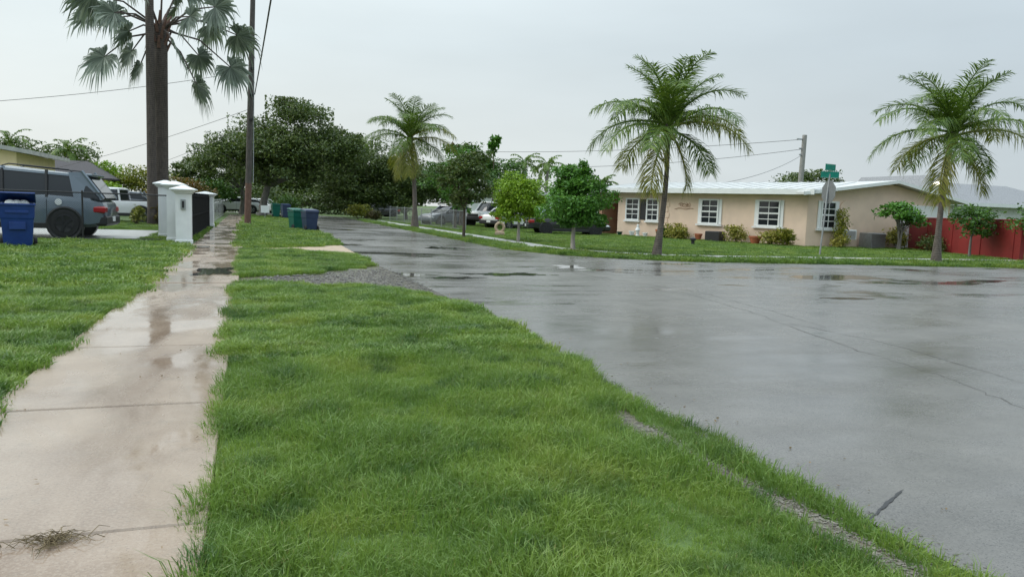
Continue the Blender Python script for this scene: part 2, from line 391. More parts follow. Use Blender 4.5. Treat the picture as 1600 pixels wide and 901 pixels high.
# right pavement along the curve
W2 = empty('sidewalk', (0, 0, 0), kind='structure')
path = [(9.6, 62), (9.9, 45), (10.1, 33)] + arc(14.6, 26.0, 4.4, 178, 268, 8)[0:] + [(18, 21.6), (60, 21.4)]
def walk_along(path, width, step, parent, mat, zt=.035):
    acc = [Vector(path[0])]; pts = []
    d = 0; total = sum(math.dist(path[i], path[i + 1]) for i in range(len(path) - 1))
    def at(s):
        for i in range(len(path) - 1):
            L = math.dist(path[i], path[i + 1])
            if s <= L or i == len(path) - 2:
                t = s / L; return Vector((path[i][0] * (1 - t) + path[i + 1][0] * t, path[i][1] * (1 - t) + path[i + 1][1] * t)), (Vector(path[i + 1]) - Vector(path[i])).normalized()
            s -= L
    s = 0
    while s < total - step:
        a, _ = at(s); c, _ = at(s + step); d = (c - a).normalized(); nrm = Vector((-d.y, d.x)) * width / 2; q = d * .012
        a2, c2 = a + q, c - q
        poly = [a2 + nrm, a2 - nrm, c2 - nrm, c2 + nrm]
        MB().prism([(p.x, p.y) for p in poly], -.05, zt).build('slab', mat, parent)
        s += step
walk_along(path, 1.15, 1.8, W2, 'walk_grey')
# driveway slab behind the left fence
MB().box(-30, -3.2, 26.3, 33, -.05, .04, bev=.02).build('driveway', 'walk_grey', kind='structure')

# ------------------------------------------------------------------ grass
def tuft(seed, nb, rad, h0, h1, bw):
    rr = random.Random(seed); mb = MB()
    for _ in range(nb):
        a = rr.uniform(0, 6.283); r = rad * math.sqrt(rr.random()); x, y = r * math.cos(a), r * math.sin(a)
        h = rr.uniform(h0, h1); la = a + rr.uniform(-1.2, 1.2); ln = h * rr.uniform(.25, 1.0) * (1.6 if rr.random() < .3 else 1); w = bw * rr.uniform(.7, 1.2); fa = rr.uniform(0, 6.283)
        dx, dy = math.cos(la), math.sin(la); px, py = math.cos(fa) * w, math.sin(fa) * w
        vs = [(x - px, y - py, -.01), (x + px, y + py, -.01), (x + dx * ln * .35 + px * .8, y + dy * ln * .35 + py * .8, h * .62), (x + dx * ln * .35 - px * .8, y + dy * ln * .35 - py * .8, h * .62), (x + dx * ln, y + dy * ln, h * rr.uniform(.72, 1))]
        mb.add(vs, [(0, 1, 2, 3), (3, 2, 4)])
    me = bpy.data.meshes.new('tuft'); me.from_pydata(mb.v, [], mb.f); me.materials.append(MT['grass_blade'])
    return bpy.data.objects.new('grass_tuft', me)
FINE = [tuft(i, 18, .05, .03, .085, .0021) for i in range(3)] + [tuft(9, 9, .05, .05, .15, .0019), tuft(10, 10, .06, .02, .05, .0055)]
MIDT = [tuft(20 + i, 34, .10, .03, .085, .0042) for i in range(3)]
FAR = [tuft(40 + i, 46, .24, .03, .075, .012) for i in range(3)]
def grass(poly, density, tufts, label, smin=.7, smax=1.25, zz=.004, seed=0, thin=True):
    o = MB().sheet(poly, zz).build('grass', 'soil', kind='stuff', label=label, cat='grass')
    md = o.modifiers.new('blades', 'NODES'); ng = bpy.data.node_groups.new('blades', 'GeometryNodeTree'); md.node_group = ng
    ng.interface.new_socket('Geometry', in_out='INPUT', socket_type='NodeSocketGeometry'); ng.interface.new_socket('Geometry', in_out='OUTPUT', socket_type='NodeSocketGeometry')
    n = ng.nodes.new; L = ng.links.new
    gi, go = n('NodeGroupInput'), n('NodeGroupOutput')
    dp = n('GeometryNodeDistributePointsOnFaces'); dp.inputs['Density'].default_value = density; dp.inputs['Seed'].default_value = seed; L(gi.outputs[0], dp.inputs['Mesh'])
    if thin:
        p0 = n('GeometryNodeInputPosition'); t0 = n('ShaderNodeTexNoise'); t0.inputs['Scale'].default_value = 1.9; t0.inputs['Detail'].default_value = 4; L(p0.outputs[0], t0.inputs['Vector'])
        m0 = n('ShaderNodeMapRange'); m0.inputs[1].default_value = .36; m0.inputs[2].default_value = .50; m0.inputs[3].default_value = density * .35; m0.inputs[4].default_value = density; L(t0.outputs[0], m0.inputs[0]); L(m0.outputs[0], dp.inputs['Density'])
    ip = n('GeometryNodeInstanceOnPoints'); L(dp.outputs['Points'], ip.inputs['Points']); ip.inputs['Pick Instance'].default_value = True
    gti = n('GeometryNodeGeometryToInstance')
    for t in tufts:
        oi = n('GeometryNodeObjectInfo'); oi.inputs['Object'].default_value = t; L(oi.outputs['Geometry'], gti.inputs[0])
    L(gti.outputs[0], ip.inputs['Instance'])
    rv = n('FunctionNodeRandomValue'); rv.data_type = 'FLOAT_VECTOR'; rv.inputs[0].default_value = (-.18, -.18, 0); rv.inputs[1].default_value = (.18, .18, 6.283); L(rv.outputs[0], ip.inputs['Rotation'])
    sc = n('FunctionNodeRandomValue'); sc.data_type = 'FLOAT'; sc.inputs[2].default_value = smin; sc.inputs[3].default_value = smax
    ps = n('GeometryNodeInputPosition'); tx = n('ShaderNodeTexNoise'); tx.inputs['Scale'].default_value = 1.3; tx.inputs['Detail'].default_value = 3; L(ps.outputs[0], tx.inputs['Vector'])
    mr = n('ShaderNodeMapRange'); mr.inputs[1].default_value = .3; mr.inputs[2].default_value = .7; mr.inputs[3].default_value = .5; mr.inputs[4].default_value = 1.5; L(tx.outputs[0], mr.inputs[0])
    mu = n('ShaderNodeMath'); mu.operation = 'MULTIPLY'; L(sc.outputs[1], mu.inputs[0]); L(mr.outputs[0], mu.inputs[1]); L(mu.outputs[0], ip.inputs['Scale'])
    jn = n('GeometryNodeJoinGeometry'); L(gi.outputs[0], jn.inputs[0]); L(ip.outputs[0], jn.inputs[0]); L(jn.outputs[0], go.inputs[0])
    return o
grass(jit_poly([(-.185, .6), (2.40, .6), (2.38, 2.6), (2.36, 3.6), (2.32, 4.3), (2.58, 4.85), (2.74, 5.6), (2.80, 6.6), (-.185, 6.6)], [0, .03, .03, .03, .04, .05, .05, 0, .028], seed=1), 1350, FINE, 'long bright green grass on the near verge between pavement and road', seed=1)
grass(jit_poly([(-.185, 6.6), (2.80, 6.6), (2.90, 9), (2.76, 11.6), (1.6, 12.7), (-.205, 13.2)], [0, .05, .05, .08, .06, .03], seed=11), 700, MIDT, 'green grass on the verge running up to the rubble crossing', seed=2)
grass(jit_poly([(-.205, 14.3), (1.0, 14.9), (2.4, 16.4), (2.72, 18.6), (2.75, 20.6), (1.2, 21.7), (-.205, 22.2)], [.08, .1, .08, .08, .08, .08, .03], seed=21), 420, MIDT, 'green grass on the verge between rubble and sandy crossings', seed=3)
grass(jit_poly([(-.205, 22.9), (1.0, 23.5), (2.8, 25.4), (2.85, 70), (-.205, 68)], [.05, .08, .06, 0, .03], step=.3, seed=31), 130, FAR, 'green grass on the far verge under the wooden utility pole', seed=4)
grass(jit_poly([(-1.525, 1.5), (-1.525, 12), (-7, 12), (-7, 1.5)], [.045, 0, 0, 0], seed=41), 620, MIDT, 'unmown grass along the near edge of the tan pavement', .8, 1.4, seed=5)
grass(jit_poly([(-1.525, 12), (-1.55, 22.6), (-2.2, 24.9), (-16, 24.9), (-16, 12)], [.05, .08, .05, 0, 0], step=.2, seed=51), 170, FAR, 'mown lawn in front of the black wire fence', seed=6)
grass([(-1.8, 25.8), (-1.8, 44), (-12, 44), (-12, 33.2), (-3.1, 33.2), (-3.1, 26.2)], 90, FAR, 'lawn behind the white gate pillars', seed=7)
verge = [(8.45, 62), (8.42, 33), (8.42, 28)] + [(x, y) for x, y in arc(14.0, 25.0, 5.6, 180, 268, 12)] + [(19, 18.92), (26, 18.1), (60, 17.6), (60, 20.75), (18, 20.95)] + [(x, y) for x, y in arc(14.6, 26.0, 5.05, 268, 178, 10)] + [(9.45, 33), (9.2, 45), (8.95, 62)]
grass(jit_poly(verge, .03, .4, seed=61), 150, FAR, 'narrow grass verge between curving pavement and the cross street', seed=8)
lawn = [(10.3, 60), (10.55, 45), (10.72, 33)] + arc(14.6, 26.0, 3.75, 178, 268, 8) + [(18, 22.25), (60, 22.05), (60, 60)]
grass(jit_poly(lawn, .02, .4, seed=71), 75, FAR, 'close mown corner lawn in front of the pink house', .6, .95, seed=9)
grass(jit_poly(arc(16.7, 3.2, 7.0, 95, 176, 14) + [(9.6, -3), (24, -3), (24, 10.5)], .06, .25, seed=81), 200, FAR, 'grass at the rounded corner across the road', seed=10)
# crossings, gravel wash, litter
grass(jit_poly([(2.57, .6), (2.75, .6), (2.75, 3.4), (2.72, 5.5), (2.52, 4.9), (2.48, 4.4), (2.53, 3.2)], [0, .03, .03, .02, .03, .03, .03], seed=91), 1100, FINE, 'ragged grass strip between gravel wash and road edge', .5, 1.0, seed=12)
MB().sheet(jit_poly([(2.30, .6), (2.62, .6), (2.58, 3.2), (2.50, 4.9), (2.26, 4.7), (2.28, 3.2)], .03, .1, 7), .0025).build('sandy_wash', 'wash', kind='structure')
MB().sheet(jit_poly([(-.17, 13.0), (1.6, 12.5), (2.85, 11.3), (2.8, 17.2), (1.0, 15.1), (-.17, 14.5)], .06, .2, 5), .003).build('muddy_crossing', 'mud', kind='structure')
MB().sheet(jit_poly([(-.1, 22.0), (1.2, 21.5), (2.85, 20.2), (2.85, 25.8), (1.0, 23.7), (-.1, 23.0)], .06, .2, 5), .003).build('sandy_crossing', 'sand', kind='structure')
def stones(poly_fn, n, r0, r1, mat, label, seed):
    rg = random.Random(seed); mb = MB()
    ico = [(0, 0, 1), (0, 0, -.4)] + [(math.cos(k * 1.2566), math.sin(k * 1.2566), .35) for k in range(5)]
    fs = [(0, 2 + k, 2 + (k + 1) % 5) for k in range(5)] + [(1, 2 + (k + 1) % 5, 2 + k) for k in range(5)]
    for _ in range(n):
        x, y = poly_fn(rg); r = rg.uniform(r0, r1) * rg.uniform(.6, 1); a = rg.uniform(0, 6.28); e = rg.uniform(.6, 1.4)
        mb.add([(x + r * (vx * e * math.cos(a) - vy * math.sin(a)) * rg.uniform(.75, 1.2), y + r * (vx * e * math.sin(a) + vy * math.cos(a)) * rg.uniform(.75, 1.2), .004 + r * .55 * (vz + .3)) for vx, vy, vz in ico], fs)
    return mb.build('gravel', mat, kind='stuff', label=label, cat='gravel')
def wash(rg):
    y = rg.uniform(1.6, 5.0); c = 2.50 - .05 * (y - 3) - (.07 if y > 4.3 else 0); return c + rg.gauss(0, .055 + .02 * math.sin(y * 3)), y
stones(wash, 4200, .004, .012, 'gravel', 'pale washed gravel streak in grass beside the road edge', 3)
def rub(rg):
    x = rg.uniform(.2, 2.9); return x, 13.8 + .15 * x + rg.uniform(-1, 1) * (.5 + x * .6)
stones(rub, 1700, .008, .034, 'rubble', 'wet dark rubble spread across the verge crossing', 4)
def edge(rg):
    y = rg.uniform(1.8, 14); return 2.76 + rg.gauss(0, .05), y
stones(edge, 3000, .004, .012, 'rubble', 'dark crumbs of broken asphalt along the road edge', 6)
def weeds(rg):
    mb = MB()
    for _ in range(90):
        a = rg.uniform(0, 6.28); r = abs(rg.gauss(0, .07)); x, y = r * math.cos(a) * 1.0, r * math.sin(a) * .6; b2 = rg.uniform(0, 6.28); L = rg.uniform(.04, .12)
        mb.tube([(x, y, .003), (x + L * .5 * math.cos(b2), y + L * .5 * math.sin(b2), rg.uniform(.008, .03)), (x + L * math.cos(b2), y + L * math.sin(b2), .004)], [.002, .0017, .0008], 3)
    return mb
weeds(random.Random(5)).build('grass_clipping', 'twig', label='small heap of dead brown grass clippings on the tan pavement', cat='clippings').location = (-.74, 3.26, .04)

# ------------------------------------------------------------------ leaves, trees, palms
def leaf_mesh(C, size, flat=.35, aspect=.5, droop=0.0, seed=0):
    rg = np.random.default_rng(seed); n = len(C)
    d = rg.normal(size=(n, 3)); d[:, 2] = d[:, 2] * (1 - flat) - droop; d /= np.linalg.norm(d, axis=1)[:, None]
    w = rg.normal(size=(n, 3)); w[:, 2] *= .5; w -= d * (w * d).sum(1)[:, None]; w /= np.linalg.norm(w, axis=1)[:, None]
    nn = np.cross(d, w); s = size * rg.uniform(.6, 1.35, n)[:, None]
    a = C - d * s * .5; t = C + d * s * .5 - nn * s * .10; l = C + w * s * aspect * .5 + nn * s * .08; r = C - w * s * aspect * .5 + nn * s * .08
    V = np.stack([a, l, t, r], 1).reshape(-1, 3).astype(np.float32)
    I = np.arange(n)[:, None] * 4; F = np.concatenate([I + np.array([0, 1, 2]), I + np.array([0, 2, 3])], 1).reshape(-1).astype(np.int32)
    me = bpy.data.meshes.new('foliage'); me.vertices.add(len(V)); me.vertices.foreach_set('co', V.ravel())
    me.loops.add(len(F)); me.loops.foreach_set('vertex_index', F); me.polygons.add(2 * n)
    me.polygons.foreach_set('loop_start', np.arange(0, 6 * n, 3, dtype=np.int32)); me.polygons.foreach_set('loop_total', np.full(2 * n, 3, np.int32))
    me.update(calc_edges=True); return me
def crown_pts(clumps, n, seed, sub=26, spread=.26, low=-.7):
    rg = np.random.default_rng(seed); vol = np.array([c[3] * c[4] * c[5] for c in clumps]) ** .75; vol /= vol.sum(); out = []
    for c, k in zip(clumps, (vol * n).astype(int)):
        m_ = max(6, int(sub)); d = rg.normal(size=(m_, 3)); d /= np.linalg.norm(d, axis=1)[:, None]; d[:, 2] = np.where(d[:, 2] < low, -d[:, 2], d[:, 2])
        sc = d * rg.uniform(.45, 1.0, m_)[:, None]
        j = rg.integers(0, m_, k); p = sc[j] + np.clip(rg.normal(size=(k, 3)), -1.5, 1.5) * spread * rg.uniform(.5, 1.2, m_)[j][:, None] * np.array([1.15, 1.15, .8])
        out.append(p * np.array(c[3:6]) + np.array(c[:3]))
    return np.concatenate(out)
def tree(name, loc, clumps, n, size, leaf, barkm, tr, th, label, cat='tree', seed=0, group=None, lean=(0, 0), sub=26, spread=.26, aspect=.5, stems=1, low=-.7, flat=.35, droop=0.0):
    t = empty(name, loc, label=label, cat=cat, group=group); rg = random.Random(seed)
    mb = MB()
    for s in range(stems):
        ox, oy = (0, 0) if stems == 1 else (rg.uniform(-1, 1) * tr * 1.6, rg.uniform(-1, 1) * tr * 1.6)
        top = Vector((lean[0] + ox * 2, lean[1] + oy * 2, th))
        mb.tube([(ox, oy, -.05), (ox * 1.1 + lean[0] * .15, oy + lean[1] * .15, th * .08), (ox + lean[0] * .5 + rg.uniform(-1, 1) * tr * .4, oy + lean[1] * .5, th * .5), top], [tr * 1.45, tr * 1.05, tr * .85, tr * .7], 10)
        for c in clumps:
            for q in range(2):
                e = Vector((c[0] + rg.uniform(-.5, .5) * c[3], c[1] + rg.uniform(-.5, .5) * c[4], c[2] + rg.uniform(-.1, .55) * c[5]))
                md_ = top.lerp(e, .5) + Vector((rg.uniform(-1, 1), rg.uniform(-1, 1), rg.uniform(-.2, .6))) * .12 * (e - top).length
                mb.tube([top - Vector((0, 0, tr * .3)), md_, e], [tr * .5, tr * .3, tr * .08], 6)
    mb.build('trunk', barkm, t, True)
    link('crown', leaf_mesh(crown_pts(clumps, n, seed, sub, spread, low), size, flat, aspect, droop, seed), leaf, t)
    return t
def bush(name, loc, r, hh, n, size, leaf, label, cat='bush', seed=0, group=None, aspect=.45):
    t = empty(name, loc, label=label, cat=cat, group=group); rg = random.Random(seed); mb = MB()
    for k in range(7):
        a = rg.uniform(0, 6.28); q = rg.uniform(.2, .7)
        mb.tube([(0.03 * math.cos(a), .03 * math.sin(a), -.02), (r * q * .5 * math.cos(a), r * q * .5 * math.sin(a), hh * .4), (r * q * math.cos(a), r * q * math.sin(a), hh * .8)], [.018, .012, .004], 5)
    mb.build('stems', 'brown_bark', t)
    cl = [(rg.uniform(-.4, .4) * r, rg.uniform(-.4, .4) * r, hh * rg.uniform(.4, .65), r * .65, r * .65, hh * .42) for _ in range(4)]
    p = crown_pts(cl, n, seed, 14, .3, -.9); p[:, 2] = np.maximum(p[:, 2], .03)
    link('foliage', leaf_mesh(p, size, .1, aspect, 0, seed), leaf, t)
    return t
def frond(az, el, L, droop, mat, parent, base, seed, hang=.8, nl=76, lw=.0165, ll=.95):
    rg = random.Random(seed); mb = MB(); pts = []; dirs = []
    ca, sa = math.cos(az), math.sin(az); p = Vector((0, 0, 0)); e = el; K = 12; st = L / K
    sway = rg.uniform(-.25, .25)
    for i in range(K + 1):
        a2 = az + sway * (i / K) ** 2
        d = Vector((math.cos(e) * math.cos(a2), math.cos(e) * math.sin(a2), math.sin(e)))
        pts.append(p.copy()); dirs.append(d); p = p + d * st; e -= droop / K * (.5 + i / K)
    mb.tube(pts, [.045 * (1 - i / K) ** .8 + .006 for i in range(K + 1)], 5)
    side0 = Vector((-sa, ca, 0))
    for i in range(nl):
        t = .12 + .88 * (i + .5) / nl; f = t * K; k = min(int(f), K - 1); q = pts[k].lerp(pts[k + 1], f - k); d = dirs[k]
        nrm = side0.cross(d).normalized(); nrm = nrm if nrm.z > 0 else -nrm
        ln = ll * (math.sin(math.pi * (.12 + .84 * t)) ** .6) * rg.uniform(.85, 1.1)
        for s in (-1, 1):
            if rg.random() < .05: continue
            o = (side0 * s * rg.uniform(.6, 1.0) + d * rg.uniform(.3, .85) + nrm * rg.uniform(-.1, .4)).normalized()
            m1 = q + o * ln * .45 - Vector((0, 0, hang * ln * .12)); tip = q + o * ln * (1 - .25 * hang) - Vector((0, 0, hang * ln * rg.uniform(.4, .85)))
            wv = (d - o * d.dot(o)).normalized() * lw * rg.uniform(.8, 1.2)
            mb.add([q - wv * .5, q + wv * .5, m1 + wv, m1 - wv, tip], [(0, 1, 2, 3), (3, 2, 4)])
    o = mb.build('frond', mat, parent); o.location = base
    return o
def coco(loc, top, tr, L, spec, label, seed, group='coconut palms along the verge', flare=1.75):
    t = empty('coconut_palm', loc, label=label, cat='palm tree', group=None); rg = random.Random(seed)
    top = Vector(top) - Vector(loc); k = 9; pts = []; rad = []
    for i in range(k + 1):
        f = i / k; pts.append((top.x * f + .10 * math.sin(f * 3.1) * (1 if seed % 2 else -1), top.y * f, top.z * f - (.05 if i == 0 else 0)))
        rad.append(tr * (1 + (flare - 1) * max(0, 1 - f * 5)) * (1 - .38 * f) * (1.0 if i < k else .8))
    mb = MB(); mb.tube(pts, rad, 12); mb.build('trunk', 'coco_bark', t, True)
    mb = MB()
    for i in range(14):
        a = i * 2.4; mb.tube([top + Vector((0, 0, -.45 + .02 * i)), top + Vector((.16 * math.cos(a), .16 * math.sin(a), -.1 + .02 * i))], [.05, .03], 5)
    mb.build('crown_shaft', 'coco_bark', t, True)
    mb = MB()
    for i in range(6):
        a = rg.uniform(0, 6.28); M = Matrix.Translation(top + Vector((.2 * math.cos(a), .2 * math.sin(a), -.25 - rg.uniform(0, .15))))
        mb.lathe([(.01, -.10), (.06, -.07), (.085, 0), (.06, .07), (.01, .10)], 8, M)
    mb.build('coconut_cluster', 'coco_yellow', t, True)
    for i, (az, el, l, dr, mt_) in enumerate(spec):
        frond(R(az + rg.uniform(-8, 8)), R(el + rg.uniform(-5, 5)), L * l * rg.uniform(.93, 1.07), dr, mt_, t, top + Vector((0, 0, rg.uniform(-.12, .1))), seed * 50 + i, hang=.4 if el > 50 else .82)
    return t
def fan(parent, base, off, size, seed, face=None):
    rg = random.Random(seed); off = Vector(off); tip = off; mid = off * .55 + Vector((0, 0, .28 * off.length * .5))
    mb = MB(); mb.tube([(0, 0, 0), mid, tip], [.055, .04, .028], 5)
    fr = mb.build('frond', 'palm_bark', parent, True); fr.location = base
    d = (tip - mid).normalized(); sd_ = d.cross(Vector((0, 0, 1)))
    if sd_.length < .1: sd_ = Vector((1, 0, 0))
    sd_.normalize(); sd_ = Matrix.Rotation(rg.choice((-1, 1)) * rg.uniform(.7, 1.35), 3, d) @ sd_; nr = sd_.cross(d).normalized(); mb = MB(); ns = 40
    for i in range(ns):
        a = R(-140 + 280 * i / (ns - 1)) + rg.uniform(-.02, .02); ln = size * (.72 + .28 * math.cos(a * .6)) * rg.uniform(.80, 1.08)
        o = (d * math.cos(a) + sd_ * math.sin(a) + nr * .22).normalized(); wv = (d * -math.sin(a) + sd_ * math.cos(a)) * size * .05
        dn = Vector((0, 0, -1)); m1 = tip + o * ln * .45 + dn * .05 * ln; m2 = tip + o * ln * .72 + dn * rg.uniform(.12, .28) * ln; e = tip + o * ln * .88 + dn * rg.uniform(.3, .75) * ln
        fold = nr * size * .035 * (1 if i % 2 else -1)
        mb.add([tip, m1 - wv + fold, m1 + wv - fold, m2 - wv * .6, m2 + wv * .6, e], [(0, 1, 2), (1, 3, 4, 2), (3, 5, 4)])
    mb.build('blade', 'fan_leaf', fr)
# ------------------------------------------------------------------ vehicles
KIND = dict(
 suv=dict(body=[(-.5, .80, .50, .86), (-.485, .93, .36, 1.0), (-.42, .98, .30, 1.18), (-.2, 1, .28, 1.19), (.2, 1, .28, 1.14), (.30, .99, .28, 1.08), (.42, .95, .30, 1.0), (.485, .86, .36, .92), (.5, .74, .45, .80)],
          house=[-.49, -.375, .08, .27], belt=1.15, wr=.39, ax=(-.29, .32), pil=(-.20, .02)),
 sedan=dict(body=[(-.5, .78, .45, .74), (-.48, .92, .32, .92), (-.36, .98, .24, .98), (-.2, 1, .22, .93), (.2, 1, .22, .90), (.30, .98, .22, .87), (.42, .94, .24, .78), (.485, .84, .30, .68), (.5, .7, .38, .58)],
          house=[-.36, -.22, .06, .24], belt=.90, wr=.33, ax=(-.29, .32), pil=(-.06,)),
 pickup=dict(body=[(-.5, .9, .55, 1.05), (-.49, .97, .48, 1.12), (-.3, 1, .42, 1.12), (-.1, 1, .40, 1.12), (.2, 1, .40, 1.12), (.30, .99, .40, 1.12), (.44, .97, .42, 1.09), (.49, .92, .46, 1.02), (.5, .85, .52, .92)],
          house=[-.10, -.08, .13, .24], belt=1.08, wr=.41, ax=(-.30, .33), pil=(.03,)),
 van=dict(body=[(-.5, .92, .45, 1.25), (-.49, .98, .35, 1.32), (-.2, 1, .32, 1.32), (.2, 1, .32, 1.28), (.34, .99, .32, 1.18), (.44, .95, .34, 1.0), (.49, .88, .38, .85), (.5, .8, .45, .75)],
          house=[-.495, -.48, .20, .36], belt=1.25, wr=.36, ax=(-.30, .33), pil=(-.2, .05)))
def vehicle(name, loc, deg, paint, L, W, H, kind, label, cat, clad='black_plastic', rim='rim', rack=False):
    K = KIND[kind]; t = empty(name, loc, R(deg), label=label, cat=cat); w = W / 2; rings = []
    for xf, wf, zl, zt in K['body']:
        a = w * wf; x = xf * L
        sec = [(a * .86, zl), (a * .985, zl + .09), (a, zl + (zt - zl) * .5), (a * .985, zt - .12), (a * .93, zt - .02), (a * .5, zt + .015)]
        rings.append([(x, y, zz) for y, zz in sec] + [(x, -y, zz) for y, zz in reversed(sec)])
    body = MB().loft(rings).build('body', paint, t, True)
    b0, t0, t1, b1 = [q * L for q in K['house']]; zb = K['belt']; wb = w * .95; wt = w * .78
    def ring(x0, x1, hw, zz, n=.10):
        q = .13 if kind == 'suv' and zz > H - .2 else 0
        if q: return [(x, y, zz - q * (1 if x < (x0 + x1) / 2 else 0)) for x, y, _ in ring0(x0, x1, hw, zz, n)]
        return ring0(x0, x1, hw, zz, n)
    def ring0(x0, x1, hw, zz, n=.10):
        return [(x0, -hw * .9, zz), (x0 + n, -hw, zz), (x1 - n, -hw, zz), (x1, -hw * .9, zz), (x1, hw * .9, zz), (x1 - n, hw, zz), (x0 + n, hw, zz), (x0, hw * .9, zz)]
    MB().loft([ring(b0, b1, wb, zb - .10), ring(b0 + (t0 - b0) * .1, b1 - (b1 - t1) * .1, wb * .985, zb), ring(t0, t1, wt * 1.01, H - .09)]).build('windows', 'glass', t, True)
    rf = MB().loft([ring(t0 - .05, t1 + .06, wt * 1.05, H - .11), ring(t0 - .03, t1 + .03, wt * 1.03, H - .05), ring(t0 + .08, t1 - .06, wt * .93, H - .012), ring(t0 + .4, t1 - .3, wt * .55, H)]).build('roof', paint, t, True)
    if rack:
        for s in (-1, 1): MB().tube([(t0 + .2, s * wt * .9, H - .15), (t0 + .35, s * wt * .9, H - .05), (t1 - .4, s * wt * .9, H + .05), (t1 - .2, s * wt * .9, H - .02)], .018, 6).build('roof_rail', 'black_plastic', rf)
    for s in (-1, 1):
        for xb, xt in ((b0, t0), (b1, t1)):
            MB().tube([(xb, s * wb * .95, zb - .05), (xt, s * wt * .99, H - .08)], .05, 6).build('pillar', paint, t, True)
        for pf in K['pil']:
            x = pf * L; MB().tube([(x, s * wb * .995, zb - .05), (x + .03, s * wt * 1.01, H - .08)], .045, 5).build('pillar', 'black_plastic' if kind == 'suv' else paint, t, True)
        MB().box(b1 - .45, b1 - .27, s * (wb + .1) - .09, s * (wb + .1) + .09, zb - .02, zb + .13, bev=.03).build('wing_mirror', paint, t, True)
        for xf in ((-.02, .2) if kind != 'pickup' else (.05,)):
            MB().box(xf * L - .26, xf * L - .08, s * (w + .012) - .012, s * (w + .012) + .012, zb - .20, zb - .165, bev=.006).build('door_handle', paint, t)
        for xf in K['pil'] + ((K['house'][3] - .02),):
            MB().box(xf * L - .005, xf * L + .005, s * (w * .999) - .006, s * (w * .999) + .006, K['body'][3][2] + .14, zb - .10).build('door_seam', 'black_plastic', t)
        MB().box(K['ax'][0] * L, K['ax'][1] * L, s * (w * .965) - .03, s * (w * .965) + .03, K['body'][3][2] - .03, K['body'][3][2] + .13, bev=.02).build('sill', clad, t)
        zt = K['body'][1][3]
        MB().box(-.5 * L - .005, -.5 * L + .30, s * w * .80 - .14, s * w * .80 + .175, zt - .30, zt - .11, bev=.04).build('tail_light', 'tail_red', t, True)
        zh = K['body'][-2][3]
        MB().box(.5 * L - .32, .5 * L - .02, s * w * .70 - .17, s * w * .70 + .17, zh - .24, zh - .06, bev=.05).build('headlight', 'head_glass', t, True)
        for xf in K['ax']:
            x, r = xf * L, K['wr']; M = Matrix.Translation((x, s * (w - .10), r)) @ Matrix.Rotation(R(-90 * s), 4, 'X')
            MB().lathe([(r * 1.22, -.12), (r * 1.22, .108), (r * 1.12, .125), (r * 1.05, .105)], 28, M).build('wheel_arch', clad, t, True)
            wh = MB().lathe([(r * .62, -.11), (r * .9, -.11), (r, -.07), (r, .085), (r * .92, .128), (r * .66, .13), (r * .62, .09)], 28, M).build('wheel', 'tyre', t, True)
            mb = MB().lathe([(r * .66, .02), (r * .66, .12), (r * .60, .125), (r * .58, .07), (r * .18, .09), (.01, .10)], 24, M)
            for k in range(5):
                mb.box(.03, r * .62, -.035, .035, .085, .122, M @ Matrix.Rotation(k * 1.2566, 4, 'Z'))
            mb.build('rim', rim, wh)
    zl0 = K['body'][1][2]
    MB().box(-.5 * L - .04, -.5 * L + .25, -w * .93, w * .93, zl0 - .02, zl0 + .28, bev=.06).build('rear_bumper', clad, t, True)
    MB().box(.5 * L - .25, .5 * L + .05, -w * .90, w * .90, zl0 - .04, zl0 + .26, bev=.06).build('front_bumper', clad if kind != 'sedan' else paint, t, True)
    MB().box(.5 * L - .06, .5 * L + .02, -w * .5, w * .5, K['body'][-2][3] - .34, K['body'][-2][3] - .10, bev=.02).build('grille', 'black_plastic', t)
    MB().box(-.5 * L - .055, -.5 * L - .035, -.17, .17, zl0 + .10, zl0 + .24).build('licence_plate', 'white_paint', t)
    if kind == 'pickup':
        MB().box(-.495 * L, -.11 * L, -w * .84, w * .84, 1.13, 1.15).build('bed_cover', 'black_plastic', t)
    return t
sv = vehicle('parked_suv', (-6.75, 27.2, .04), 178, 'paint_slate', 4.9, 2.0, 1.92, 'suv', 'slate blue sport utility vehicle parked behind the black wire fence', 'car', rim='dark_rim', rack=True)
sv.scale = (1.07, 1.07, 1.10)
MB().box(-2.10, -1.66, -.79, .79, 1.70, 1.785, bev=.03).build('roof_spoiler', 'paint_slate', sv, True)
MB().add([(-2.44, -.74, 1.12), (-2.44, .74, 1.12), (-2.0, .70, 1.72), (-2.0, -.70, 1.72), (-2.38, -.74, 1.10), (-2.38, .74, 1.10), (-1.94, .70, 1.72), (-1.94, -.70, 1.72)], [(0, 1, 2, 3), (7, 6, 5, 4), (0, 4, 5, 1), (1, 5, 6, 2), (2, 6, 7, 3), (3, 7, 4, 0)]).build('rear_window', 'glass', sv)
for s in (-1, 1):
    MB().add([(-2.38, s * .92, 1.06), (-1.66, s * .968, 1.08), (-1.50, s * .80, 1.80), (-1.86, s * .79, 1.82), (-2.36, s * .80, 1.06), (-1.72, s * .90, 1.06), (-1.55, s * .72, 1.80), (-1.88, s * .70, 1.82)], [(0, 1, 2, 3), (7, 6, 5, 4), (0, 4, 5, 1), (1, 5, 6, 2), (2, 6, 7, 3), (3, 7, 4, 0)]).build('rear_quarter', 'paint_slate', sv)
MB().lathe([(.01, 0), (.09, 0), (.09, .012), (.01, .014)], 16, Matrix.Translation((-1.28, 1.0, .98)) @ Matrix.Rotation(R(-90), 4, 'X')).build('white_disc', 'paint_white', sv, True)  # small round white disc on the rear quarter panel
vehicle('parked_car', (-6.35, 42.5, .0), 172, 'paint_white', 4.9, 1.95, 1.75, 'pickup', 'white pickup truck parked beside the thick palm trunk', 'car')
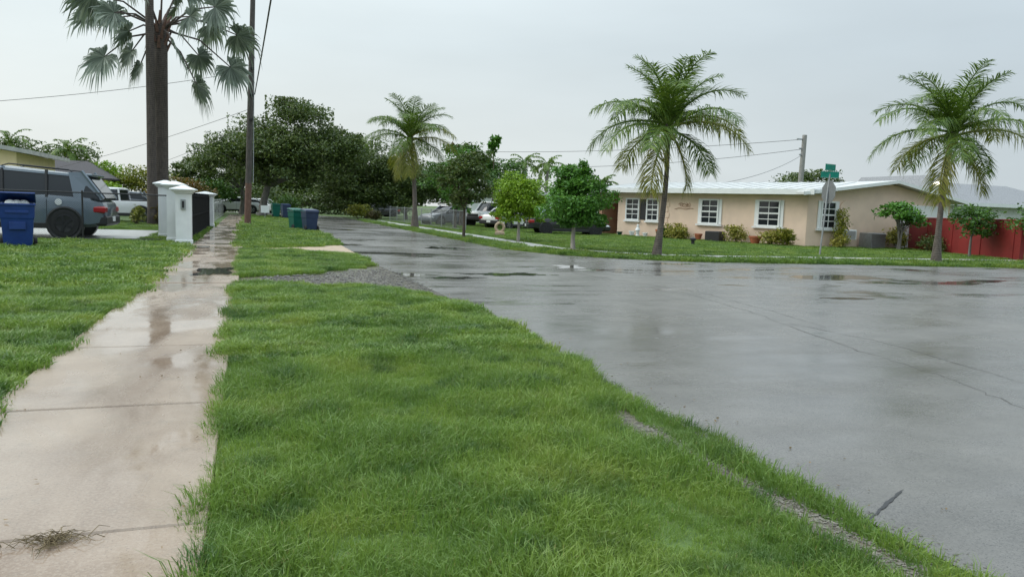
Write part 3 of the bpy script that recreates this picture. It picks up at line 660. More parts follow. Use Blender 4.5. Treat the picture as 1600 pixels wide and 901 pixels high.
vehicle('parked_car', (-8.6, 57, 0), 178, 'paint_grey', 4.6, 1.85, 1.75, 'suv', 'dark blue-grey car parked beyond the white pickup truck', 'car')
vehicle('parked_car', (13.9, 54.2, 0), 205, 'paint_grey', 4.5, 1.8, 1.5, 'sedan', 'dark grey sedan parked behind the grey wire fence', 'car')
vehicle('parked_car', (17.3, 53.8, 0), 215, 'paint_white', 5.3, 2.0, 1.85, 'pickup', 'white pickup truck facing the street with dark grille', 'car')
vehicle('parked_car', (16.9, 48.8, 0), 30, 'paint_ivory', 4.6, 1.82, 1.42, 'sedan', 'white sedan with rear lights towards the lime round tree', 'car')
vehicle('parked_car', (23.5, 62, 0), 200, 'paint_white', 5.6, 2.1, 2.5, 'van', 'tall white van parked behind the white cars', 'car')
vehicle('parked_car', (17.3, 40.3, 0), -10, 'paint_black', 4.7, 1.85, 1.42, 'sedan', 'black sedan parked under the dark green round tree', 'car', rim='dark_rim')
vehicle('parked_car', (13.2, 83, 0), 190, 'paint_black', 4.6, 1.85, 1.5, 'sedan', 'black car under the far dark trees', 'car', rim='dark_rim')
vehicle('parked_car', (-1.2, 78, 0), 190, 'paint_white', 4.6, 1.85, 1.6, 'suv', 'far white car at the end of the pavement', 'car')
vehicle('parked_car', (.9, 84, 0), 150, 'paint_ivory', 4.5, 1.8, 1.5, 'sedan', 'far pale car behind the big tree trunk', 'car')
# ------------------------------------------------------------------ wheeled bins
def cart(loc, deg, mat, label, lid=4, bags=False, h=1.06, lidmat=None):
    t = empty('wheeled_bin', loc, R(deg), label=label, cat='bin'); lidmat = lidmat or mat
    def sec(a, b_, z): return [(-a, -b_, z), (a, -b_, z), (a, b_, z), (-a, b_, z)]
    mb = MB().loft([sec(.235, .26, .02), sec(.245, .28, .12), sec(.275, .335, h * .62), sec(.29, .345, h * .64), sec(.30, .37, h * .93)])
    mb.build('body', mat, t, bev=.02)
    MB().box(-.315, .315, -.385, .385, h * .90, h * .945, bev=.01).build('rim', mat, t)
    M = Matrix.Translation((0, .38, h * .955)) @ Matrix.Rotation(R(lid), 4, 'X').inverted()
    MB().loft([[M @ Vector(p) for p in ((-.32, -.80, 0), (.32, -.80, 0), (.32, 0, 0), (-.32, 0, 0))], [M @ Vector(p) for p in ((-.31, -.79, .03), (.31, -.79, .03), (.31, 0, .05), (-.31, 0, .05))], [M @ Vector(p) for p in ((-.24, -.66, .065), (.24, -.66, .065), (.24, -.1, .085), (-.24, -.1, .085))]]).build('lid', lidmat, t, True)
    MB().tube([(-.28, .40, h * .93), (-.28, .47, h * .95), (.28, .47, h * .95), (.28, .40, h * .93)], .016, 6).build('handle', mat, t, True)
    MB().box(-.14, .14, -.352, -.325, h * .40, h * .56, bev=.01).build('front_label', mat, t)
    MB().box(-.20, .20, -.372, -.34, h * .74, h * .80, bev=.01).build('grip_bar', mat, t)
    for s in (-1, 1):
        M2 = Matrix.Translation((s * .29, .27, .13)) @ Matrix.Rotation(R(90), 4, 'Y')
        MB().lathe([(.03, -.03), (.11, -.035), (.13, -.02), (.13, .02), (.11, .035), (.03, .03)], 18, M2).build('wheel', 'tyre', t, True)
    if bags:
        rg = random.Random(4)
        for k in range(3):
            p = [(rg.uniform(.8, 1.2)) for _ in range(40)]; rings = []
            for i in range(6):
                a = math.pi * (i + .5) / 6; rings.append([(-.14 + .14 * k + .14 * math.sin(a) * math.cos(j * .785) * rg.uniform(.8, 1.15), -.24 + .05 * k + .13 * math.sin(a) * math.sin(j * .785) * rg.uniform(.8, 1.15), h * .95 - .11 * math.cos(a)) for j in range(8)])
            MB().loft(rings).build('rubbish_bag', 'bag', None, True, label=['knotted white rubbish bag beside the bin hinge end', 'middle white rubbish bag bulging under the open blue bin lid', 'white rubbish bag pressed against the blue bin rim'][k], cat='bag', group='bags in the blue bin').matrix_world = Matrix.Translation(loc) @ Matrix.Rotation(R(deg), 4, 'Z')
    return t
BC = cart((-5.4, 21.7, .0), 12, 'blue_plastic', 'bright blue wheeled bin with lid propped open on the lawn', 17, True, 1.14); BC.scale = (1.22, 1.1, 1.02)
cart((-6.55, 22.2, .0), 4, 'dkgreen_plastic', 'dark green wheeled bin beside the bright blue one', 4, False, 1.12)
cart((2.16, 37.9, .02), 200, 'green_plastic', 'teal green wheeled bin on the verge next to a navy one', 5, False, .95)
cart((2.68, 36.6, .02), 195, 'navy_plastic', 'navy blue wheeled bin at the road edge with pale lid glint', 5, False, .95)
cart((2.0, 63.0, .02), 190, 'green_plastic', 'distant teal green wheeled bin on the far verge', 5)
cart((2.62, 60.0, .02), 190, 'navy_plastic', 'distant navy blue wheeled bin on the far verge', 5)
# ------------------------------------------------------------------ gate pillars, fences
def pillar(loc, w, h, label, lamp=False):
    t = empty('gate_pillar', loc, label=label, cat='pillar'); a = w / 2
    MB().box(-a, a, -a, a, -.05, h - .16, bev=.012).build('shaft', 'white_stucco', t)
    MB().box(-a - .02, a + .02, -a - .02, a + .02, -.05, .14, bev=.01).build('plinth', 'white_stucco', t)
    c = MB()
    for z0, z1, e in ((h - .163, h - .12, .04), (h - .122, h - .07, .09), (h - .072, h - .03, .15)): c.box(-a - e, a + e, -a - e, a + e, z0, z1, bev=.008)
    e = a + .14; c.add([(-e, -e, h - .032), (e, -e, h - .032), (e, e, h - .032), (-e, e, h - .032), (-.05, -.05, h + .07), (.05, -.05, h + .07), (.05, .05, h + .07), (-.05, .05, h + .07)], [(0, 1, 5, 4), (1, 2, 6, 5), (2, 3, 7, 6), (3, 0, 4, 7), (4, 5, 6, 7)])
    c.build('cap', 'white_paint', t)
    if lamp:
        b_ = MB().box(-.07, .07, -a - .05, -a + .002, h * .62, h * .80, bev=.012).build('wall_lantern', 'galvanised', t)
        MB().box(-.03, .03, -a - .075, -a - .045, h * .65, h * .77, bev=.008).build('lantern_glass', 'black_plastic', b_)
    return t
pillar((-1.81, 24.25, 0), .42, 1.66, 'white stucco gate pillar with a small wall lantern at the pavement', True)
pillar((-2.17, 25.6, 0), .42, 1.80, 'white stucco pillar where the black wire fence ends', False)
pillar((-2.66, 28.1, 0), .42, 1.86, 'white stucco pillar standing back on the lawn by palm trunk', False)
pillar((-1.98, 39.4, 0), .74, 1.62, 'white stucco gate pillar at the far end of black gate', False)
gt = empty('sliding_gate', (-1.81, 24.6, 0), label='black iron driveway gate with close vertical bars between white pillars', cat='gate')
mb = MB(); y1 = 14.4
for zz in (.08, .75, 1.42): mb.box(-.03, .03, 0, y1, zz, zz + .05)
mb.box(-.03, .03, 0, .05, .05, 1.47); mb.box(-.03, .03, y1 - .05, y1, .05, 1.47); mb.build('gate_frame', 'gate_black', gt)
bar = MB().box(-.012, .012, -.012, .012, .06, 1.55).build('bar', 'gate_black', gt); bar.location.y = .14
for i in range(1, 118):
    c = bar.copy(); COL.objects.link(c); c.parent = gt; c.location = (0, .14 + .12 * i, 0)
MB().box(.004, .010, .05, y1 - .05, .10, 1.44).build('privacy_sheet', 'gate_black', gt)
def wire_fence(a, b, h, mat, sp, cell, label, wr=.0022, bottom=True):
    a, b = Vector((*a, 0)), Vector((*b, 0)); L = (b - a).length; ang = math.atan2(b.y - a.y, b.x - a.x)
    t = empty('wire_fence', a, ang, label=label, cat='fence'); n = max(1, round(L / sp))
    for i in range(n + 1):
        x = L * i / n; p = MB().tube([(x, 0, -.05), (x, 0, h + .03)], .026, 8).build('post', mat, t, True)
        MB().lathe([(.03, h + .025), (.032, h + .045), (.015, h + .07), (.002, h + .075)], 8, Matrix.Translation((x, 0, 0))).build('post_cap', mat, p)
    MB().tube([(0, 0, h), (L, 0, h)], .02, 6).build('top_rail', mat, t, True)
    if bottom: MB().tube([(0, 0, .07), (L, 0, .07)], .016, 6).build('bottom_rail', mat, t, True)
    mb = MB(); k = int((L + h) / cell)
    for i in range(-int(h / cell), int(L / cell) + 1):
        for s in (1, -1):
            x0 = i * cell; p0 = [x0, .06]; p1 = [x0 + h - .06, h]
            if p0[0] < 0: p0 = [0, .06 - x0]
            if p1[0] > L: p1 = [L, h - (p1[0] - L)]
            if p1[0] - p0[0] < .05: continue
            if s < 0: p0[0], p1[0] = L - p0[0], L - p1[0]
            dx = (p1[0] - p0[0]); dz = p1[1] - p0[1]; q = wr / 1.41 * (1 if dx > 0 else -1)
            yy = .003 * s
            mb.add([(p0[0] - q, yy, p0[1] + wr), (p0[0] + q, yy, p0[1] - wr), (p1[0] + q, yy, p1[1] - wr), (p1[0] - q, yy, p1[1] + wr), ((p0[0] + p1[0]) / 2, yy + .004, (p0[1] + p1[1]) / 2)], [(0, 1, 2, 3)])
    me_v = mb.v; mb.build('wire_mesh', mat, t, kind='stuff')
    return t
wire_fence((-2.33, 25.55), (-14, 25.0), 1.42, 'black_iron', 2.3, .065, 'black chain link fence with posts in front of slate vehicle', .0014)
wire_fence((-1.95, 40.2), (-2.0, 66), 1.25, 'galvanised', 3, .08, 'grey chain link fence continuing along the pavement past the gate', .004)
wire_fence((10.9, 62), (11.9, 42.5), 1.15, 'galvanised', 2.6, .08, 'grey chain link fence around yard with parked cars', .004)
# ------------------------------------------------------------------ poles and wires
def pole(name, loc, top, r0, r1, mat, label):
    t = empty(name, loc, label=label, cat='utility pole'); T = Vector(top) - Vector(loc)
    MB().tube([(0, 0, -.1), T * .35, T * .7, T], [r0, r0 * .9 + r1 * .1, (r0 + r1) / 2, r1], 14).build('shaft', mat, t, True)
    return t
PL = pole('utility_pole', (-.08, 44, 0), (.25, 44, 13.5), .165, .12, 'pole_wood', 'dark wooden utility pole with reddish foot on the left verge')
MB().tube([(0, 0, 0), (.055, 0, 2.25)], [.172, .168], 14, False).build('foot_wrap', 'pole_red', PL, True)
mb = MB(); mb.box(-1.1, 1.5, -.16, -.05, 12.2, 12.32); mb.build('cross_arm', 'pole_wood', PL)
for x in (-1.0, -.3, .7, 1.35): MB().lathe([(.02, 0), (.05, .02), (.03, .06), (.05, .09), (.02, .14)], 8, Matrix.Translation((x, -.1, 12.32))).build('insulator', 'galvanised', PL, True)
for zz in (5.6, 6.9, 8.3): MB().box(-.03 + .024 * zz, .16 + .024 * zz, -.2, -.02, zz, zz + .12, bev=.01).build('cable_clamp', 'black_iron', PL)
mb = MB().tube([(.30, -.02, 2.3), (.34, -.02, 7.5), (.37, -.02, 12)], .025, 6).build('conduit', 'galvanised', PL, True)
P2 = pole('utility_pole', (51.8, 62.4, 0), (52.0, 62.4, 9.6), .28, .22, 'pole_grey', 'pale concrete utility pole behind the pink house roof')
for zz, l in ((9.1, .9), (8.2, .55), (7.6, .5)): MB().box(-l + .2, .25, -.06, .06, zz, zz + .13).build('bracket', 'galvanised', P2)
def wire(a, b, sag, label, r=.012, n=18):
    a, b = Vector(a), Vector(b)
    MB().tube([a.lerp(b, i / n) - Vector((0, 0, sag * 4 * (i / n) * (1 - i / n))) for i in range(n + 1)], r, 4).build('overhead_wire', 'black_iron', label=label, cat='wire')
wire((-.7, 43.9, 12.45), (-1.1, -25, 13.0), .7, 'power line from the wooden pole cross arm, inner side', .014)
wire((.95, 43.9, 12.45), (1.2, -25, 13.0), .7, 'power line from the wooden pole cross arm, road side', .014)
wire((.3, 43.8, 7.0), (1.2, -25, 7.5), .35, 'thick communication cable strung below the power lines', .03)
wire((-.05, 43.9, 8.2), (-20, 40.5, 4.3), .5, 'service wire dropping from wooden pole past the palm to left', .014)
wire((-.05, 44.1, 6.2), (-16, 66, 2.6), .3, 'service wire sloping from wooden pole to dark roofed house', .012)
wire((-.05, 44.1, 5.4), (-10, 74, 3.4), .3, 'lower service wire sloping from wooden pole into trees', .012)
wire((51.7, 62.3, 8.2), (20, 86, 6.2), 1.0, 'wire from the concrete pole running left over the roof', .025)
wire((51.7, 62.3, 7.6), (24.8, 38.5, 3.05), .5, 'service wire sagging from concrete pole to pink house roof', .02)
wire((51.7, 62.3, 9.15), (10, 110, 9.5), 1.2, 'highest wire from the concrete pole running left', .025)
# stop sign seen from behind with street names
SG = empty('street_sign', (20.48, 23.27, 0), label='grey backed traffic sign post with green street name blades on top', cat='sign')
MB().tube([(0, 0, -.1), (.10, 0, 1.6), (.24, .05, 3.1)], .032, 8).build('post', 'galvanised', SG, True)
M = Matrix.Translation((.20, .0, 2.42)) @ Matrix.Rotation(R(82), 4, 'Z') @ Matrix.Rotation(R(90), 4, 'X')
oc = [(.46 * math.cos(R(22.5 + 45 * k)), .46 * math.sin(R(22.5 + 45 * k))) for k in range(8)]
MB().add([M @ Vector((x, y, -.004)) for x, y in oc] + [M @ Vector((x, y, .004)) for x, y in oc], [tuple(range(7, -1, -1)), tuple(range(8, 16))] + [(j, (j + 1) % 8, 8 + (j + 1) % 8, 8 + j) for j in range(8)]).build('sign_plate', 'sign_back', SG)
for k, (zz, a, hl) in enumerate(((2.95, -20, .34), (3.22, 15, .32))):
    M = Matrix.Translation((.235, .04, zz)) @ Matrix.Rotation(R(a), 4, 'Z')
    bl = MB().box(-hl, hl, -.006, .006, 0, .25, M).build('name_blade', 'sign_green', SG)
    MB().box(-hl + .015, hl - .015, -.0085,   .0085, .235, .242, M).build('border', 'white_paint', bl); MB().box(-hl + .015, hl - .015, -.0085, .0085, .008, .015, M).build('border', 'white_paint', bl)

# ------------------------------------------------------------------ pink house
HB = Vector((26.09, 30.69, 0)); hu = Vector((-.4253, .9050, 0)); hv = Vector((.9050, .4253, 0))
H = empty('pink_house', HB, label='low pink stucco bungalow with white roof edge and white shuttered windows', cat='house')
FM = Matrix((hu, hv, Vector((0, 0, 1)))).transposed().to_4x4()      # local x = along facade, y = inwards, z = up
def fbox(x0, x1, y0, y1, z0, z1, bev=0, M=FM):
    return MB().box(x0, x1, y0, y1, z0, z1, M, bev=bev)
fbox(0.02, 11.75, 0, 8, -.1, 2.62).build('wall', 'pink_stucco', H)
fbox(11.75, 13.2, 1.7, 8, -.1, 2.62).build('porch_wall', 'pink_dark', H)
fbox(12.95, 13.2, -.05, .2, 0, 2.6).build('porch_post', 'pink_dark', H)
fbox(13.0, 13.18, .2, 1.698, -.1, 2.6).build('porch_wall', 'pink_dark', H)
rf = MB(); zz0, zz1 = 2.62, 3.42
rf.add([FM @ Vector(p) for p in ((-.5, -.62, zz0 + .17), (13.6, -.62, zz0 + .17), (13.6, 5, zz1), (-.5, 5, zz1), (13.6, 9, zz0 + .17), (-.5, 9, zz0 + .17), (-.5, -.62, zz0), (13.6, -.62, zz0), (13.6, 9, zz0), (-.5, 9, zz0))],
       [(0, 1, 2, 3), (3, 2, 4, 5), (6, 9, 8, 7), (0, 6, 7, 1), (1, 7, 8, 4, 2), (4, 8, 9, 5), (5, 9, 6, 0, 3)])
RF = rf.build('roof', 'roof_white', H)
for k in range(19):
    x = -.3 + k * .75
    MB().add([FM @ Vector(p) for p in ((x, -.6, zz0 + .173), (x + .035, -.6, zz0 + .173), (x + .035, 4.98, zz1 + .003), (x, 4.98, zz1 + .003), (x, -.6, zz0 + .20), (x + .035, -.6, zz0 + .20), (x + .035, 4.98, zz1 + .03), (x, 4.98, zz1 + .03))], [(4, 5, 6, 7), (0, 1, 5, 4), (1, 2, 6, 5), (3, 0, 4, 7), (2, 3, 7, 6)]).build('roof_seam', 'roof_white', RF)
fbox(-.55, 13.65, -.66, -.622, 2.56, 2.83).build('fascia', 'white_paint', H)
def window(M, x0, x1, z0, z1, cols, rows, shutters=True, sh=.16, name='window'):
    w = fbox(x0 - .05, x1 + .05, -.05, .01, z0 - .05, z1 + .05, 0, M).build(name, 'screen', H)
    b = MB()
    for a, c_, d, e in ((x0 - .08, x1 + .08, z1, z1 + .08), (x0 - .08, x1 + .08, z0 - .08, z0), (x0 - .08, x0, z0, z1), (x1, x1 + .08, z0, z1)): b.box(a, c_, -.10, -.03, d, e, M)
    b.build('frame', 'white_paint', w)
    cw, rh = (x1 - x0) / cols, (z1 - z0) / rows
    for i in range(cols):
        for j in range(rows):
            fbox(x0 + i * cw + .02, x0 + (i + 1) * cw - .02, -.062, -.052, z0 + j * rh + .022, z0 + (j + 1) * rh - .022, 0, M).build('pane', 'glass', w)
    for j in range(1, rows): fbox(x0, x1, -.088, -.055, z0 + j * rh - (.04 if j == rows // 2 else .02), z0 + j * rh + (.04 if j == rows // 2 else .02), 0, M).build('glazing_bar', 'white_paint', w)
    for i in range(1, cols): fbox(x0 + i * cw - .014, x0 + i * cw + .014, -.084, -.055, z0, z1, 0, M).build('glazing_bar', 'white_paint', w)
    fbox(x0 - .16 - sh * shutters, x1 + .16 + sh * shutters, -.15, -.002, z0 - .17, z0 - .085, 0, M).build('sill', 'white_paint', w)
    if shutters:
        for s0 in (x0 - .09 - sh, x1 + .09): fbox(s0, s0 + sh, -.06, -.004, z0 - .07, z1 + .08, 0, M).build('shutter', 'white_paint', w)
window(FM, 10.22, 11.05, 1.03, 2.17, 2, 4, False)
window(FM, 8.85, 9.55, 1.03, 2.17, 2, 4, False)
fbox(9.66, 10.10, -.03, .01, 1.0, 2.2).build('dark_opening_panel', 'black_plastic', H)  # flat black panel on the wall stands in for the shade inside an opening
window(FM, 4.98, 5.92, 1.0, 2.2, 2, 4)
window(FM, 1.48, 2.55, 1.0, 2.2, 2, 4)
rg = random.Random(2)
for k in range(7):
    fbox(8.18 - .10 * (k % 2), 8.45, -.035, .005, .25 + k * .31, .25 + k * .31 + .27, .008).build('quoin', 'pink_stucco', H)
orn = MB()
for cx, r, a0 in ((7.3, .16, 0), (6.85, .16, 90), (7.08, .20, 40)):
    orn.tube([FM @ Vector((cx + r * (1 - k / 26) * math.cos(a0 + k * .42), -.03, 1.92 + .8 * r * (1 - k / 26) * math.sin(a0 + k * .42))) for k in range(24)], .012, 5)
orn.tube([FM @ Vector((6.5 + k * .11, -.03, 1.72 + .03 * math.sin(k))) for k in range(12)], .014, 5)
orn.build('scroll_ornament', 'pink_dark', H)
# gabled wing towards the cross street
WM = Matrix.Identity(4); WX = 9.3
gp = [(.0, -.1), (WX, -.1), (WX, 2.55), (5.05, 3.32), (.0, 2.62)]
mb = MB(); n = 5; mb.add([(x, .012, q) for x, q in gp] + [(x, 9, q) for x, q in gp], [(4, 3, 2, 1, 0), (5, 6, 7, 8, 9)] + [(j, (j + 1) % n, n + (j + 1) % n, n + j) for j in range(n)]); mb.build('wing_wall', 'pink_stucco', H)
def slope(xa, za, xb, zb, mat, nm):
    MB().add([(xa, -.55, za), (xb, -.55, zb), (xb, 9.4, zb), (xa, 9.4, za), (xa, -.55, za + .12), (xb, -.55, zb + .12), (xb, 9.4, zb + .12), (xa, 9.4, za + .12)], [(3, 2, 1, 0), (4, 5, 6, 7), (0, 1, 5, 4), (1, 2, 6, 5), (2, 3, 7, 6), (3, 0, 4, 7)]).build(nm, mat, H)
slope(-.75, 2.56, 5.05, 3.36, 'roof_white', 'wing_roof'); slope(5.053, 3.36, 10.0, 2.42, 'roof_white', 'wing_roof')
for xa, za, xb, zb in ((-.78, 2.56, 5.05, 3.36), (5.05, 3.36, 10.03, 2.42)):
    MB().add([(xa, -.59, za - .03), (xb, -.59, zb - .03), (xb, -.59, zb + .13), (xa, -.59, za + .13), (xa, -.553, za - .03), (xb, -.553, zb - .03), (xb, -.553, zb + .13), (xa, -.553, za + .13)], [(0, 1, 2, 3), (4, 7, 6, 5), (0, 4, 5, 1), (3, 2, 6, 7)]).build('barge_board', 'white_paint', H)
window(WM, .85, 1.62, 1.0, 2.22, 2, 4)
fbox(1.95, 2.78, -.05, .02, .0, 2.0, 0, WM).build('blank_panel', 'pink_stucco', H)
mb = MB(); mb.add([(1.95 + .415 + .415 * math.cos(R(180 - k * 15)), y, 2.0 + .36 * math.sin(R(180 - k * 15))) for y in (-.05, .02) for k in range(13)], [tuple(range(13)), tuple(range(25, 12, -1))] + [(k, 13 + k, 14 + k, k + 1) for k in range(12)]); mb.build('arch_head', 'pink_stucco', H)
fbox(5.7, 9.1, -.06, .0, .0, 2.28, 0, WM).build('garage_door', 'white_paint', H)
ac = fbox(1.9, 2.72, -.45, .0, .42, .92, .02, WM).build('window_air_conditioner', 'white_paint', H)
for k in range(7): fbox(1.96, 2.66, -.462, -.452, .48 + k * .055, .48 + k * .055 + .03, 0, WM).build('louvre', 'galvanised', ac)
cu = fbox(-.45, .45, -.4, .4, 0, .80, .03, WM).build('condenser_unit', 'galvanised', label='grey air conditioning condenser on the lawn by the gabled wing', cat='air conditioner'); cu.location = (29.7, 30.1, .0)
for k in range(10): fbox(-.41, .41, -.415, -.402, .08 + k * .066, .08 + k * .066 + .03, 0, WM).build('louvre', 'sign_back', cu)
def fpt(u, off, zz=0): 
    p = HB + hu * u - hv * off; return (p.x, p.y, zz)
def pot(loc, r, h, label, mat='terracotta'):
    o = MB().lathe([(r * .6, 0), (r * .95, h * .7), (r * .95, h * .78), (r * 1.1, h * .8), (r * 1.1, h), (r * .92, h), (r * .88, h * .85), (.01, h * .84)], 16).build('plant_pot', mat, label=label, cat='pot', smooth=True); o.location = loc
pot(fpt(8.3, .5), .24, .50, 'terracotta pot beside the brick quoins on pink wall'); pot(fpt(5.75, .55), .20, .38, 'small terracotta pot left of the black box by wall')
pot(fpt(2.3, .75), .30, .42, 'wide terracotta pot between yellow shrubs under the window')
pot(fpt(10.3, .45), .17, .32, 'white pot under the double window, beside statue', 'white_paint'); pot(fpt(9.35, .45), .15, .26, 'small white pot below the double window near palm trunk', 'white_paint'); pot(fpt(11.2, .45), .16, .24, 'green pot at porch corner of the pink house', 'dkgreen_plastic')
st = MB().lathe([(.16, 0), (.17, .06), (.09, .10), (.10, .30), (.15, .38), (.12, .50), (.06, .56), (.08, .64), (.05, .72), (.01, .74)], 12).build('garden_statue', 'white_stucco', label='small pale garden statue under the double window', cat='statue', smooth=True); st.location = fpt(9.85, .5)
bx = fbox(-.42, .42, -.32, .32, 0, .56, .03, FM).build('black_planter_box', 'black_plastic', label='black box standing against the pink wall under window', cat='box'); bx.location = fpt(4.7, .6)
gl = MB().lathe([(.08, 0), (.08, .22), (.14, .24), (.14, .32), (.05, .36), (.01, .37)], 10).build('garden_light', 'black_plastic', label='small black garden light standing in the corner lawn', cat='lamp', smooth=True); gl.location = (19.2, 30.0, 0)
for k, (u, off, r, h_, lf) in enumerate([(7.2, .7, .75, .95, 'croton_leaf'), (6.6, .9, .55, .7, 'croton_leaf'), (3.35, .8, .7, 1.05, 'croton_leaf'), (1.35, .9, .75, .75, 'croton_leaf'), (.5, 1.0, .5, .9, 'yellow_leaf'), (7.9, .7, .45, .55, 'mid_leaf')]):
    bush('croton_bush', fpt(u, off), r, h_, 900, .15, lf, ['tall yellow green croton left of single window on pink wall', 'low yellow croton beside the taller one by the ornament', 'yellow croton shrub below and left of the corner window', 'spreading yellow shrub under the corner window', 'upright yellow shrub at the pink house corner', 'small green shrub by the terracotta pot and quoins'][k], 'shrub', 40 + k)
# red wall and white neighbour
RFN = empty('red_wall', (32.85, 31.0, 0), math.atan2(22.2 - 31.0, 29.5 - 32.85), label='tall dark red painted boundary wall right of the pink house', cat='wall')
MB().box(-.3, 9.6, -.09, .09, -.1, 1.60).build('wall_panel', 'red_paint', RFN); MB().box(-.32, 9.62, -.13, .13, 1.603, 1.66, bev=.01).build('coping', 'red_paint', RFN)
for k in range(5): MB().box(-.2 + k * 2.3, .0 + k * 2.3, -.12, .12, -.1, 1.60).build('pier', 'red_paint', RFN)
NH = empty('white_house', (38.5, 37, 0), label='white house with grey shingle roof and lit lamp behind the red wall', cat='house')
MB().box(0, 16, 0, 8, -.1, 2.75).build('wall', 'white_stucco', NH)
r_ = MB(); r_.add([(-.6, -.7, 2.72), (16.6, -.7, 2.72), (16.6, 8.7, 2.72), (-.6, 8.7, 2.72), (2.5, 4, 4.25), (14, 4, 4.25), (-.6, -.7, 2.6), (16.6, -.7, 2.6), (16.6, 8.7, 2.6), (-.6, 8.7, 2.6)], [(0, 1, 5, 4), (1, 2, 5), (2, 3, 4, 5), (3, 0, 4), (6, 9, 8, 7), (0, 6, 7, 1), (1, 7, 8, 2), (2, 8, 9, 3), (3, 9, 6, 0)]); r_.build('roof', 'shingle', NH)
MB().box(-.65, 16.65, -.76, -.703, 2.56, 2.78).build('fascia', 'white_paint', NH)
MB().box(6, 7.4, -.03, .0, 1.0, 2.1).build('window', 'glass', NH)
gm = MB(); gm.add([(.3, -1.0, 2.85), (2.7, -1.0, 2.85), (1.5, -1.0, 4.25), (.3, 4, 2.85), (2.7, 4, 2.85), (1.5, 4, 4.25)], [(0, 1, 2), (5, 4, 3), (0, 2, 5, 3), (2, 1, 4, 5), (0, 3, 4, 1)]); gm.build('gable', 'white_stucco', NH)
for s in (-1, 1): MB().add([(1.5, -1.3, 4.28), (1.5 + s * 1.35, -1.3, 2.72), (1.5 + s * 1.35, 5, 2.72), (1.5, 5, 4.28), (1.5, -1.3, 4.36), (1.5 + s * 1.35, -1.3, 2.80), (1.5 + s * 1.35, 5, 2.80), (1.5, 5, 4.36)], [(3, 2, 1, 0), (4, 5, 6, 7), (0, 1, 5, 4), (1, 2, 6, 5), (2, 3, 7, 6), (3, 0, 4, 7)]).build('gable_roof', 'shingle', NH)
lm = MB().box(1.25, 1.47, -1.12, -1.0, 3.80, 3.93, bev=.02).build('flood_lamp', 'lamp_lit', NH); 
lm2 = MB().box(1.62, 1.84, -1.12, -1.0, 3.80, 3.93, bev=.02).build('flood_lamp', 'lamp_lit', NH)
# houses beyond the left fence
CH = empty('cream_house', (-24.6, 50, .0), label='cream yellow house with pale gable edge left behind the slate vehicle', cat='house')
MB().add([(0, 0, -.1), (12.2, 0, -.1), (12.2, 0, 3.05), (4, 0, 4.1), (0, 0, 3.6), (0, 9, -.1), (12.2, 9, -.1), (12.2, 9, 3.05), (4, 9, 4.1), (0, 9, 3.6)], [(4, 3, 2, 1, 0), (5, 6, 7, 8, 9), (0, 1, 6, 5), (1, 2, 7, 6), (2, 3, 8, 7), (3, 4, 9, 8), (4, 0, 5, 9)]).build('wall', 'cream_stucco', CH)
MB().add([(3.8, -.5, 4.13), (13.0, -.5, 2.97), (13.0, 9.5, 2.97), (3.8, 9.5, 4.13), (3.8, -.5, 4.33), (13.0, -.5, 3.17), (13.0, 9.5, 3.17), (3.8, 9.5, 4.33)], [(3, 2, 1, 0), (4, 5, 6, 7), (0, 1, 5, 4), (1, 2, 6, 5), (2, 3, 7, 6), (3, 0, 4, 7)]).build('roof', 'walk_grey', CH)
MB().box(9.5, 11, -.04, .0, .9, 2.1).build('window', 'glass', CH)
CH.scale = (1, 1, 1.17)
DH = empty('dark_roof_house', (-19, 66, 0), label='house with dark brown shingle hip roof behind the parked vehicles', cat='house')
MB().box(0, 8.5, 0, 8, -.1, 2.7).build('wall', 'cream_stucco', DH)
MB().add([(-.6, -.6, 2.6), (9.1, -.6, 2.6), (9.1, 8.6, 2.6), (-.6, 8.6, 2.6), (2.4, 4, 4.0), (6.6, 4, 4.0), (-.6, -.6, 2.48), (9.1, -.6, 2.48), (9.1, 8.6, 2.48), (-.6, 8.6, 2.48)], [(0, 1, 5, 4), (1, 2, 5), (2, 3, 4, 5), (3, 0, 4), (6, 9, 8, 7), (0, 6, 7, 1), (1, 7, 8, 2), (2, 8, 9, 3), (3, 9, 6, 0)]).build('roof', 'dark_shingle', DH)
MB().box(5, 6.4, -.04, 0, .9, 2.1).build('window', 'glass', DH)
GH = empty('pale_house', (19.5, 68, 0), label='pale house wall showing between far trees behind the parked cars', cat='house')
MB().box(0, 16, 0, 8, -.1, 2.7).build('wall', 'white_stucco', GH); MB().box(-.6, 16.6, -.6, 8.6, 2.703, 2.95).build('roof', 'roof_white', GH)
MB().box(2, 3.4, -.04, 0, .9, 2.1).build('window', 'glass', GH)
# pale blue tarp-covered trailer and stone ornament
tb = empty('covered_trailer', (18.3, 45.2, 0), R(20), label='pale blue covered trailer between the round trees', cat='trailer')
MB().loft([[(-1.5, -.8, .45), (1.5, -.8, .45), (1.5, .8, .45), (-1.5, .8, .45)], [(-1.5, -.85, 1.1), (1.5, -.85, 1.1), (1.5, .85, 1.1), (-1.5, .85, 1.1)], [(-1.0, -.4, 1.55), (1.3, -.4, 1.45), (1.3, .4, 1.45), (-1.0, .4, 1.55)]]).build('cover', 'pale_blue', tb)
MB().box(-1.45, 2.4, -.05, .05, .40, .447).build('chassis', 'galvanised', tb)
for s in (-1, 1): MB().lathe([(.06, -.07), (.28, -.08), (.31, 0), (.28, .08), (.06, .07)], 18, Matrix.Translation((0, s * .78, .31)) @ Matrix.Rotation(R(90), 4, 'X')).build('wheel', 'tyre', tb, True)
OR = empty('stone_ornament', (11.95, 36.3, 0), R(-20), label='tan stone ring ornament on the lawn edge by the pavement', cat='ornament')
MB().box(-.24, .24, -.18, .18, -.03, .20, bev=.03).build('base', 'tan_stone', OR)
